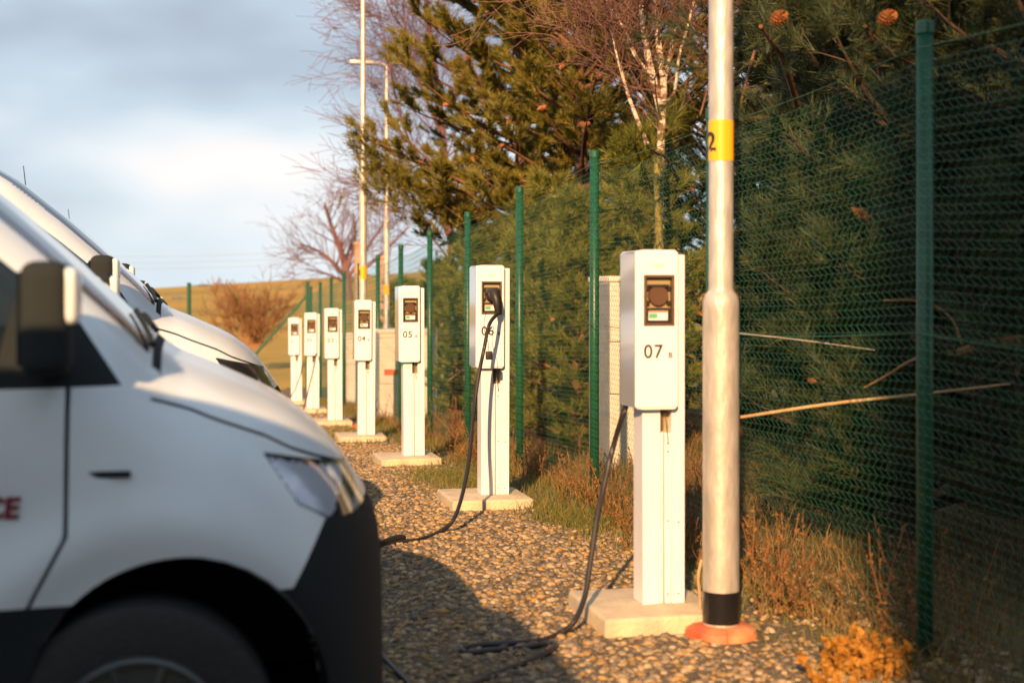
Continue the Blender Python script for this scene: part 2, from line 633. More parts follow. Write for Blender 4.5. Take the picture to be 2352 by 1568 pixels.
def charger_parts(root):
    p = []
    mb = MB()
    # concrete footing with a slightly worn top
    mb.box(-.315, .20, -.28, .28, -.16, 0)
    p.append(mb.build('concrete_base', M['concrete'], root, bevel=.016, seg=3))
    # folded aluminium column with a shallow groove up its front, open slot below the cabinet
    mb = MB()
    x0, x1, y0, y1 = -.090, .092, -.062, .062
    sx0, sx1 = -.014, .034
    top = CH_H - .014
    gx0, gx1 = .0, .006
    g = .006
    slot_t, slot_b = BZ0 - .002, BZ0 - .105
    mb.box(x0, sx0, y0, y1, 0, BZ0 - .003)                  # left leaf up to the cabinet
    mb.box(sx0 + .0005, gx1 - .0055 + .0, y0 + g, y1, 0, slot_b)
    mb.box(gx1, sx1, y0 + .002, y1, 0, slot_b)
    mb.box(sx1 + .0005, x1, y0, y1, 0, top)                      # right leaf runs to the top
    p.append(mb.build('column', M['column_white'], root, bevel=.0025, seg=1))
    mb = MB()
    mb.box(sx0 + .0008, sx1 - .0005, y0 + .045, y1 - .002, slot_b + .0005, BZ0 - .003)    # back wall of the slot, golden light put into its tan colour
    p.append(mb.build('slot_lit_wall', M['frame_inner'], root))
    mb = MB()
    mb.box(-.062, -.016, BY0 - .0012, BY0 - .0002, 1.383, 1.400)
    p.append(mb.build('name_plate', M['plate'], root))
    mb = MB()
    mb.box(sx0 + .012, sx0 + .022, y0 + .03, y0 + .048, slot_b + .01, BZ0 - .004)
    mb.tube([(sx0 + .02, y0 + .02, BZ0), (sx0 + .024, y0 - .004, BZ0 - .06), (sx0 + .032, y0 - .008, BZ0 - .15)], .0022, 5)
    p.append(mb.build('wire', M['slot_dark'], root))
    # cabinet
    mb = MB()
    px0, px1, pz0, pz1 = -.101, .031, 1.144, 1.352    # opening of the socket panel
    mb.box(BX0, BX1, BY0 + .036, BY1, BZ0, BZ1)
    mb.box(BX0, px0, BY0, BY0 + .036, BZ0, BZ1)
    mb.box(px1, BX1, BY0, BY0 + .036, BZ0, BZ1)
    mb.box(px0, px1, BY0, BY0 + .036, BZ0, pz0)
    mb.box(px0, px1, BY0, BY0 + .036, pz1, BZ1)
    me = mb.mesh('cabinet')
    bm = bmesh.new()
    bm.from_mesh(me)
    bmesh.ops.remove_doubles(bm, verts=bm.verts, dist=1e-5)
    # outer silhouette edges rounded
    bmesh.ops.recalc_face_normals(bm, faces=bm.faces)
    oe = []
    for e_ in bm.edges:
        a, b_ = e_.verts[0].co, e_.verts[1].co
        if e_.calc_face_angle(0) and e_.calc_face_angle(0) > .5:
            for v in (a,):
                pass
            ox = abs(a.x - BX0) < 1e-4 and abs(b_.x - BX0) < 1e-4 or abs(a.x - BX1) < 1e-4 and abs(b_.x - BX1) < 1e-4
            oz = abs(a.z - BZ0) < 1e-4 and abs(b_.z - BZ0) < 1e-4 or abs(a.z - BZ1) < 1e-4 and abs(b_.z - BZ1) < 1e-4
            oy = abs(a.y - BY0) < 1e-4 and abs(b_.y - BY0) < 1e-4 or abs(a.y - BY1) < 1e-4 and abs(b_.y - BY1) < 1e-4
            if ox + oz + oy >= 2:
                oe.append(e_)
    bmesh.ops.bevel(bm, geom=oe, offset=.006, segments=2, affect='EDGES')
    bm.to_mesh(me)
    bm.free()
    cab = link_mesh('cabinet', me, M['cabinet_white'], root)
    p.append(cab)
    for s_ in (-1, 1):
        mb = MB()
        xe = BX0 if s_ < 0 else BX1
        mb.box(min(xe + s_ * .0006, xe + s_ * .002), max(xe + s_ * .0006, xe + s_ * .002), BY0 + .010, BY1 - .008, BZ0 + .010, BZ1 - .010)
        p.append(mb.build('side_panel', M['polished'], root))
    # socket panel: frame standing proud, recess, flap with ears, label
    mb = MB()
    fy0, fy1 = BY0 - .005, BY0 + .03
    t_ = .011
    mb.box(px0 + .001, px0 + t_, fy0, fy1, pz0 + .001, pz1 - .001)
    mb.box(px1 - t_, px1 - .001, fy0, fy1, pz0 + .001, pz1 - .001)
    mb.box(px0 + t_, px1 - t_, fy0, fy1, pz0 + .001, pz0 + t_)
    mb.box(px0 + t_, px1 - t_, fy0, fy1, pz1 - t_, pz1 - .001)
    fr = mb.build('socket_frame', M['frame_brown'], root, bevel=.0015, seg=1)
    p.append(fr)
    mb = MB()
    ix0, ix1, iz0, iz1 = px0 + t_, px1 - t_, pz0 + t_, pz1 - t_
    iy = BY0 + .022
    mb.box(ix0 + .001, ix1 - .001, iy, iy + .010, iz0 + .062, iz1 - .001)
    p.append(mb.build('backplate', M['frame_inner'], fr))
    mb = MB()
    mb.box(ix0 + .001, ix1 - .001, iy - .006, iy + .010, iz0 + .001, iz0 + .060)
    p.append(mb.build('label_holder', M['dark_plastic'], fr, bevel=.001, seg=1))
    cx = (ix0 + ix1) / 2
    cz = iz0 + .112
    mb = MB()
    prof = [(.043, iy - .001), (.043, iy - .012), (.040, iy - .017), (.0, iy - .0175)]
    mb.lathe([(r_, h_) for r_, h_ in prof[:-1]], 28, (cx, 0, cz), 'y')
    p.append(mb.build('socket_cover', M['cover_brown'], fr, smooth=True))
    mb = MB()
    for s_ in (-1, 1):
        for q in (-1, 1):
            m2 = MB()
            m2.box(cx + s_ * .044 - .006, cx + s_ * .044 + .006, iy - .013, iy - .001, cz + q * .030 - .010, cz + q * .030 + .010)
            p.append(m2.build('corner_clip', M['dark_plastic'], fr, bevel=.002, seg=1))
    mb.box(cx - .044, cx + .044, iy - .019, iy - .002, cz + .034, cz + .046)
    p.append(mb.build('hinge', M['dark_plastic'], fr, bevel=.002, seg=1))
    mb = MB()
    mb.box(ix0 + .014, ix1 - .014, iy - .0085, iy - .0065, iz0 + .012, iz0 + .050)
    lb = mb.build('label', M['label_white'], fr)
    p.append(lb)
    mb = MB()
    mb.box(ix0 + .016, ix0 + .052, iy - .0098, iy - .0088, iz0 + .020, iz0 + .040)
    p.append(mb.build('green_field', M['label_green'], fr))
    mb = MB()
    mb.box(ix0 + .014, ix1 - .016, iy - .0098, iy - .0088, iz0 + .044, iz0 + .049)
    p.append(mb.build('red_stripe', M['label_red'], fr))
    # screws down the column front
    for (sx, sz) in ((.019, .66), (.019, .625), (.019, .34), (.064, .335), (.019, .04), (.064, .04)):
        mb = MB()
        yy = y0 if sx > .04 else y0 + .002
        mb.lathe([(.0042, yy - .0018), (.0042, yy + .003)], 10, (sx, 0, sz), 'y')
        p.append(mb.build('screw', M['screw'], root))
    return p


def copy_tree(o, parent=None):
    c = o.copy()
    C.objects.link(c)
    c.parent = parent
    for ch in o.children:
        copy_tree(ch, c)
    return c


ch_y = [5.625 + 3.253 * i for i in range(7)]
ch_z = [.078, .070, -.052, -.197, -.327, -.437, -.574]
ch_num = ['07', '06', '05', '04', '03', '02', '01']
ch_lab = ['white charging post numbered 07, nearest, beside the tall galvanised lamp post',
          'white charging post numbered 06 with a black cable plugged into its front socket',
          'white charging post numbered 05 with closed socket flap, between posts 04 and 06',
          'white charging post numbered 04 in front of the far lamp post with yellow band',
          'white charging post numbered 03, middle of the far group, no cable in its front',
          'white charging post numbered 02, second farthest, thin cable hanging down its right side',
          'farthest white charging post in the row, numbered 01, by the green diagonal brace']
proto = empty('charging_post')
charger_parts(proto)
posts = []
for i in range(7):
    r = proto if i == 0 else copy_tree(proto)
    r.location = (1.925, ch_y[i], ch_z[i])
    r.rotation_euler = (0, R([0, .15, -.2, .25, -.3, .3, -.4][i]), R([0, 0, .6, -1.2, .8, -1.5, 1.4][i]))
    tag(r, ch_lab[i], 'charging post', 'charging posts in a row along the fence')
    posts.append(r)
for i, r in enumerate(posts):
    a = text_mesh('number', ch_num[i], .078, M['print_black'], r, (-.102, BY0 - .0008, 1.014), bold=.0009, spacing=1.12)
    text_mesh('letter', 'B', .032, M['print_black'], r, (.004, BY0 - .0008, 1.014), bold=.0005)

# plug in post 06
fz = 1.144 + .011 + .112
cx6 = 1.925 - .035
plug = empty('charging_cable', (cx6, ch_y[1] + BY0, ch_z[1] + fz))
tag(plug, 'black charging cable plugged into post 06 and trailing down over the gravel', 'charging cable')
mb = MB()
mb.box(-.044, .044, -.045, -.004, .004, .042)
mb.lathe([(.034, .0), (.036, -.02), (.033, -.06)], 20, (0, 0, 0), 'y')
mb.build('plug_head', M['black_rubber'], plug, bevel=.008, seg=3)
mb = MB()
hp = spline([(.004, -.050, .020), (.012, -.085, -.02), (.020, -.090, -.075), (.024, -.082, -.125)], 6)
mb.tube(hp, [.030, .031, .031, .030, .029, .028, .027, .026, .026, .025, .025, .024, .023, .022, .021, .020, .020, .019, .018][:len(hp)], 12)
mb.build('plug_handle', M['black_rubber'], plug, smooth=True)


def to_local(root, pts):
    o = Vector(root.location)
    return [Vector(p) - o for p in pts]


p06 = [Vector(plug.location) + Vector((.024, -.082, -.115)), at(1124, 745, 8.72), at(1112, 800, 8.70), at(1098, 870, 8.62), at(1086, 960, 8.5),
       at(1078, 1050, 8.35), at(1062, 1135, 8.15), at(1040, 1195, 7.95)]


def on_ground(px, py, r_=.012):
    Z = CAM_Z * F / (py - HOR)
    x, y, z = at(px, py, Z)
    return (x, y, gzf(x, y) + r_)


p06 += [on_ground(1008, 1226), on_ground(965, 1243), on_ground(920, 1250), on_ground(880, 1258), on_ground(845, 1270), on_ground(790, 1290)]
mb = MB()
mb.tube(to_local(plug, spline(p06, 8)), .0118, 8)
mb.build('cable', M['black_rubber'], plug, smooth=True)
mb = MB()
q = [on_ground(930, 1246, .03), on_ground(905, 1250, .03), on_ground(872, 1259, .028)]
mb.tube(to_local(plug, spline(q, 4)), [.012, .018, .021, .021, .021, .02, .018, .015, .012][:9], 8)
mb.build('cable_joint', M['black_rubber'], plug, smooth=True)
# dust cap hanging on its cord
mb = MB()
cap_w = at(1123, 816, 8.70)
cord = [at(1118, 715, 8.75), at(1112, 738, 8.71), at(1114, 765, 8.70), at(1121, 785, 8.69), at(1123, 806, 8.70)]
mb.tube(to_local(plug, spline(cord, 5)), .002, 5)
mb.build('cord', M['black_rubber'], plug)
mb = MB()
c_ = Vector(cap_w) - Vector(plug.location)
mb.box(c_.x - .020, c_.x + .020, c_.y - .02, c_.y + .012, c_.z - .026, c_.z + .026)
mb.build('dust_cap', M['black_rubber'], plug, bevel=.006, seg=2)

# cable from the far side of post 07
c7 = empty('charging_cable', (1.76, 5.72, .8))
tag(c7, 'black charging cable from behind post 07 looping over the gravel towards the near van', 'charging cable')
p07 = [(1.88, 5.74, 1.2), (1.88, 5.77, 1.05), (1.86, 5.80, .93), at(1434, 942, 5.95), at(1410, 1020, 6.0), at(1388, 1110, 5.95), at(1370, 1200, 5.88),
       at(1356, 1290, 5.8), at(1343, 1370, 5.72), at(1318, 1428, 5.62), on_ground(1285, 1461), on_ground(1240, 1478), on_ground(1180, 1484),
       on_ground(1110, 1488), on_ground(1064, 1496), on_ground(1075, 1506), on_ground(1140, 1500), on_ground(1210, 1494), on_ground(1262, 1488, .02),
       on_ground(1274, 1497, .02), on_ground(1235, 1517), on_ground(1150, 1550), on_ground(1060, 1590), on_ground(980, 1612), on_ground(930, 1568), on_ground(885, 1520),
       on_ground(858, 1480), on_ground(800, 1470)]
mb = MB()
mb.tube(to_local(c7, spline(p07, 8)), .0118, 8)
mb.build('cable', M['black_rubber'], c7, smooth=True)

# thin leads at the two farthest posts
for (pts, lab) in (([at(726, 812, 21.6), at(722, 838, 21.4), at(712, 880, 21.2), at(704, 915, 21.0), at(696, 942, 20.8)],
                    'thin charging cable hanging from post 02 towards the row of vans'),
                   ([at(694, 838, 24.6), at(690, 862, 24.4), at(680, 888, 24.2), at(668, 912, 24.0)],
                    'thin charging cable sagging beside the farthest post 01')):
    mb = MB()
    mb.tube(spline(pts, 6), .009, 6)
    tag(mb.build('charging_cable', M['black_rubber']), lab, 'charging cable')


# ------------------------------------------------------------------ lamp posts
def lamp_post(x, y, H, label, arm=False, num=None, cap=True):
    z = gzf(x, y)
    r = empty('lamp_post', (x, y, z))
    tag(r, label, 'lamp post', 'galvanised lamp posts')
    mb = MB()
    mb.lathe([(.0715, .05), (.0715, 1.30), (.071, 1.325), (.062, 1.35), (.050, 1.365), (.0485, 1.38), (.0475, 3.38), (.046, 3.40), (.034, 3.43), (.031, H)], 32)
    mb.build('pole', M['galv'], r, smooth=True)
    mb = MB()
    mb.lathe([(.0735, .06), (.0735, .185)], 32)
    mb.build('black_sleeve', M['black_tape'], r, smooth=True)
    mb = MB()
    mb.lathe([(.0485, 1.875), (.0502, 1.876), (.0502, 2.034), (.0485, 2.035)], 32)
    bd = mb.build('yellow_band', M['yellow'], r, smooth=True)
    if num:
        n_ = text_mesh('number', num, .105, M['print_black'], bd, (0, 0, 0), bold=.003, ext=0)
        me = n_.data
        bm = bmesh.new()
        bm.from_mesh(me)
        bmesh.ops.subdivide_edges(bm, edges=bm.edges, cuts=1)
        vx = [v.co.x for v in bm.verts]
        c0 = (min(vx) + max(vx)) / 2
        for v in bm.verts:
            s_, h_ = v.co.x - c0, v.co.y
            a = R(198) + s_ / .0508
            v.co = Vector((.0512 * math.cos(a), .0512 * math.sin(a), 1.915 + h_))
        bm.to_mesh(me)
        bm.free()
        n_.rotation_euler = (0, 0, 0)
    if cap:
        mb = MB()
        mb.lathe([(.142, -.05), (.144, .012), (.137, .034), (.11, .048), (.078, .052)], 32)
        mb.build('base_cap', M['orange_cap'], r, smooth=True)
    if arm:
        mb = MB()
        mb.tube(spline([(0, 0, H - .02), (-.10, -.0, H + .02), (-.25, -.02, H + .01)], 5), .022, 8)
        mb.build('arm', M['galv'], r, smooth=True)
        mb = MB()
        mb.box(-.62, -.22, -.07, .07, H - .01, H + .05)
        mb.build('lamp_head', M['galv'], r, bevel=.015)
    return r


lp = at(1656, 1455, 5.62)
lamp_post(lp[0], lp[1], 7.0, 'tall galvanised lamp post with yellow band numbered 2, right of charging post 07', num='2')
lf = at(834, 640, 17.9)
lamp_post(lf[0], lf[1], 7.5, 'distant galvanised lamp post rising behind charging post 04', num='3')
l3 = at(888, 640, 24.0)
lamp_post(l3[0], l3[1], 5.75, 'farthest lamp post with its lamp head, partly behind the pine branches', arm=True, cap=False)

# ------------------------------------------------------------------ fence
FX = 2.67
FENCE_H = 2.30
fence = empty('chain_link_fence', (FX, 12, gzf(FX, 12)))
tag(fence, 'green chain-link fence running along behind the charging posts', 'fence')
fl = Vector(fence.location)
py_ = [2.61 + 2.17 * i for i in range(14)]
mb = MB()
mb.lathe([(.031, -.25), (.031, FENCE_H - .02)], 16)
me_post = mb.mesh('post')
me_post.polygons.foreach_set('use_smooth', np.ones(len(me_post.polygons), bool))
mb = MB()
mb.lathe([(.0345, FENCE_H - .045), (.0345, FENCE_H - .006), (.028, FENCE_H + .004)], 16)
me_cap = mb.mesh('post_cap')
ftop = []
for y in py_:
    z = gzf(FX, y)
    if abs(y - py_[1]) < .01:
        z += .06
    ftop.append(z)
    o = link_mesh('post', me_post, M['green_paint'], fence)
    o.location = Vector((FX, y, z)) - fl
    c = link_mesh('post_cap', me_cap, M['green_paint'], o)

PITCH = .054
WR = .0010
ROW = .031
for bay in range(len(py_) - 1):
    ya, yb = py_[bay], py_[bay + 1]
    nw = int(round((yb - ya) / PITCH))
    wv = (yb - ya) / nw
    nz = int((FENCE_H - .14) / ROW)
    k = np.arange(nz + 1)
    segs = []
    if nz % 2:
        nz -= 1
        k = np.arange(nz + 1)
    for i in range(nw):
        y0_ = ya + i * wv
        yy = np.where(k % 2 == 0, y0_ + wv * .22, y0_ + wv * .78)
        xx = FX - .036 + np.where(k % 2 == 0, .003, -.003) + .012 * np.sin(y0_ * 2.1 + k * .05)
        tt = (yy - ya) / (yb - ya)
        gg = ftop[bay] * (1 - tt) + ftop[bay + 1] * tt
        zz = gg + .04 + k * ROW - .018 * np.sin(np.pi * np.clip(tt, 0, 1)) * (k / nz)
        P = np.stack([xx, yy, zz], 1) - np.array(fl)
        segs.append(np.hstack([P[:-1], P[1:], np.full((nz, 2), WR)]))
    for kk in range(nz + 1):
        nh = 2 * nw if bay < 7 else 14
        yy = ya + (yb - ya) * np.arange(nh + 1) / nh
        tt = (yy - ya) / (yb - ya)
        gg = ftop[bay] * (1 - tt) + ftop[bay + 1] * tt
        wig = (.0035 if bay < 7 else 0.0) * np.where((np.arange(nh + 1) + kk) % 2 == 0, 1, -1)
        zz = gg + .04 + kk * ROW - .018 * np.sin(np.pi * tt) * (kk / nz) + wig
        xx = FX - .036 + .012 * np.sin(yy * 2.1 + kk * .05)
        P = np.stack([xx, yy, zz], 1) - np.array(fl)
        segs.append(np.hstack([P[:-1], P[1:], np.full((nh, 2), WR * .95)]))
    V, Fc = tubes_np(np.concatenate(segs), 3)
    o = link_mesh('wire_mesh', np_mesh('wire_mesh', V, Fc), M['green_wire'], fence, smooth=True)
    o['kind'] = 'stuff'
    for h_ in (FENCE_H - .10, 1.15):
        pts = []
        for q in range(13):
            tt = q / 12
            pts.append(Vector((FX - .038, ya + (yb - ya) * tt, ftop[bay] * (1 - tt) + ftop[bay + 1] * tt + h_ - .018 * math.sin(math.pi * tt))) - fl)
        mb = MB()
        mb.tube(pts, .0022, 4)
        mb.build('tension_wire', M['green_wire'], fence)

# far end of the yard: lone post and end post with brace
ye = py_[-1]
fe = empty('fence_end_post', (FX - .35, ye + .9, gzf(FX, ye + .9)))
e0 = at(706, 660, 31.8)
fe.location = (e0[0], e0[1], gzf(e0[0], e0[1]))
tag(fe, 'green end post with a diagonal brace, left of the fence row', 'fence post')
mb = MB()
mb.lathe([(.04, -.2), (.04, 2.45)], 12)
mb.build('post', M['green_paint'], fe, smooth=True)
mb = MB()
mb.tube([(-.03, 0, 2.12), (-1.95, .1, -.1)], .032, 8)
mb.build('brace', M['green_paint'], fe, smooth=True)
e1 = at(434, 660, 32.3)
fp = empty('fence_post', (e1[0], e1[1], gzf(e1[0], e1[1])))
tag(fp, 'lone green post standing before the tawny field, left of the bush', 'fence post')
mb = MB()
mb.lathe([(.046, -.2), (.046, CAM_Z - (650 - HOR) / F * 32.3 - gzf(e1[0], e1[1])), (.03, CAM_Z - (650 - HOR) / F * 32.3 - gzf(e1[0], e1[1]) + .01)], 12)
mb.build('post', M['green_paint'], fp, smooth=True)
# slim twin-arm street lamp far behind that post
sl = at(437, 700, 75)
slz = gzf(sl[0], sl[1])
st = empty('street_lamp', (sl[0], sl[1], slz))
tag(st, 'tiny distant street lamp with two lamp arms, behind the lone green post', 'street lamp')
mb = MB()
top_ = at(437, 654, 75)[2] - slz
mb.tube([(0, 0, -.3), (0, 0, top_)], .05, 6)
mb.build('pole', M['cable_far'], st)
for (x0_, x1_, zz) in ((.05, .45, top_ - .03), (-.05, -.48, at(437, 684, 75)[2] - slz)):
    mb = MB()
    mb.tube([(x0_, 0, zz), (x1_, 0, zz)], .018, 5)
    mb.build('arm', M['cable_far'], st)
    mb = MB()
    s_ = 1 if x1_ > 0 else -1
    mb.box(min(x1_ - .02, x1_ + .48 * s_), max(x1_ + .02, x1_ + .48 * s_), -.1, .1, zz - .07, zz + .07)
    mb.build('lamp_head', M['cable_far'], st, bevel=.02, seg=1)

# power lines
for k_, (ya_, yb_) in enumerate(((583, 576), (598, 590), (612, 603))):
    a = Vector(at(-300, ya_ - 4, 110))
    b_ = Vector(at(960, yb_ - 12, 110))
    pts = []
    for i in range(25):
        tt = i / 24
        p = a.lerp(b_, tt)
        p.z -= 1.1 * 4 * tt * (1 - tt) * .55
        pts.append(p)
    mb = MB()
    mb.tube(pts, .014, 4)
    tag(mb.build('power_line', M['line_far']),
        ['highest of three thin power lines crossing the pale sky', 'middle of three thin power lines crossing the pale sky',
         'lowest of three thin power lines crossing the pale sky'][k_], 'power line', 'power lines over the field')


# ------------------------------------------------------------------ kiosks beyond the fence
def kiosk(x, y, w_, d_, h_, label, joints, red=False, rz=0):
    z = gzf(x, y)
    r = empty('utility_kiosk', (x, y, z), rz)
    tag(r, label, 'utility cabinet')
    zz = [-.1] + joints + [h_ - .05]
    for i in range(len(zz) - 1):
        mb = MB()
        mb.box(0, w_, 0, d_, zz[i] + .003, zz[i + 1] - .003)
        mb.build('panel', M['kiosk'], r, bevel=.006, seg=1)
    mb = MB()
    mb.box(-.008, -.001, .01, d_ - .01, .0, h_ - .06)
    mb.build('side_panel', M['kiosk_shade'], r)  # shade on the left face is put into this grey colour
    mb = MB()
    mb.box(-.012, w_ + .012, -.012, d_ + .012, h_ - .05, h_)
    mb.build('roof_slab', M['kiosk'], r, bevel=.008, seg=1)
    if red:
        mb = MB()
        mb.box(w_ * .08, w_ * .72, -.004, -.0005, .62, .70)
        mb.build('red_sign', M['label_red'], r)
    return r


k1 = at(1402, 1055, 11.45)
kz = gzf(k1[0], k1[1])
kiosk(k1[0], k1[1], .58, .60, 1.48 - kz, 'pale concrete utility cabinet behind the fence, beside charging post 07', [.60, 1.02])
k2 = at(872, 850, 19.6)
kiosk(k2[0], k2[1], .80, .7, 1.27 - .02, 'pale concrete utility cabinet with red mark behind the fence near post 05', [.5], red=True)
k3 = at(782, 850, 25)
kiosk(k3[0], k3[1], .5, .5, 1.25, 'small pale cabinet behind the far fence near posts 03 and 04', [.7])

# rendered chimney-like pillars far behind
for (px_, y0_, y1_, Z_, wd, lab) in ((821, 556, 700, 48, .13, 'orange rendered pillar far off behind the far lamp post'),
                                    (877, 588, 700, 48, .12, 'slim orange pillar far off beside the lamp post with the lamp head')):
    a = at(px_, y1_, Z_)
    g_ = gzf(a[0], a[1])
    h_ = at(px_, y0_, Z_)[2] - g_
    r = empty('brick_pillar', (a[0], a[1], g_))
    tag(r, lab, 'pillar')
    mb = MB()
    mb.box(-wd * .75, wd * .75, -.2, .2, -.3, h_ - .1)
    mb.build('shaft', M['brick_orange'], r, bevel=.01, seg=1)
    mb = MB()
    mb.box(-wd, wd, -.25, .25, h_ - .1, h_)
    mb.build('coping', M['brick_orange'], r, bevel=.01, seg=1)


# ------------------------------------------------------------------ vans
# nose at x = 0, body towards -x
TX = np.array([-5.05, -4.95, -4.6, -2.9, -2.4, -1.95, -1.62, -1.32, -1.09, -.92, -.76, -.66, -.60, -.475, -.32, -.25, -.186, -.144, -.11, -.07, -.035, 0])
TZ = np.array([1.95, 2.10, 2.18, 2.20, 2.185, 2.13, 2.03, 1.85, 1.665, 1.515, 1.365, 1.262, 1.215, 1.165, 1.095, 1.055, 1.005, .962, .912, .855, .80, .72])
WX = np.array([-5.05, -4.95, -4.7, -.9, -.65, -.5, -.38, -.28, -.2, -.14, -.09, -.05, -.02, 0])
WZ = np.array([.90, .95, .975, .975, .970, .955, .925, .880, .825, .755, .66, .545, .41, .25])
from itertools import product


def smooth_interp(x, X, Z):
    o = np.zeros_like(x)
    for d_ in (-.03, -.015, 0, .015, .03):
        o += np.interp(np.clip(x + d_ * np.clip(-x / .1, 0, 1), X[0], X[-1]), X, Z)
    return o / 5


def van_surface(xs_, phis, inset=0.0):
    T = smooth_interp(xs_, TX, TZ) - inset
    Wd = smooth_interp(xs_, WX, WZ) - inset
    zb = .24
    n_ = np.interp(xs_, [-5, -2.0, -1.0, -.6, -.3, 0], [6.5, 6.0, 4.6, 4.2, 3.8, 3.2])
    c, s_ = np.cos(phis), np.sin(phis)
    e_ = 2.0 / n_
    y = Wd[:, None] * np.sign(c)[None] * np.abs(c)[None] ** e_[:, None]
    z = zb + (T - zb)[:, None] * np.abs(s_)[None] ** e_[:, None]
    tum = 1 - .115 * np.clip((z - 1.08) / 1.1, 0, 1) ** 1.15 * 1.0
    # rounded flare over the wheels and a waist crease
    r_ = np.sqrt((xs_[:, None] + .64) ** 2 + (z - .36) ** 2)
    fl_ = .016 * np.exp(-((r_ - .47) / .075) ** 2) * (z < .98)
    y = y * tum + np.sign(y) * fl_ * (np.abs(y) > .6)
    y = y - np.sign(y) * .012 * np.exp(-((z - .86) / .10) ** 2) * np.clip((-.78 - xs_[:, None]) / .2, 0, 1)
    return np.repeat(xs_[:, None], len(phis), 1), y, z


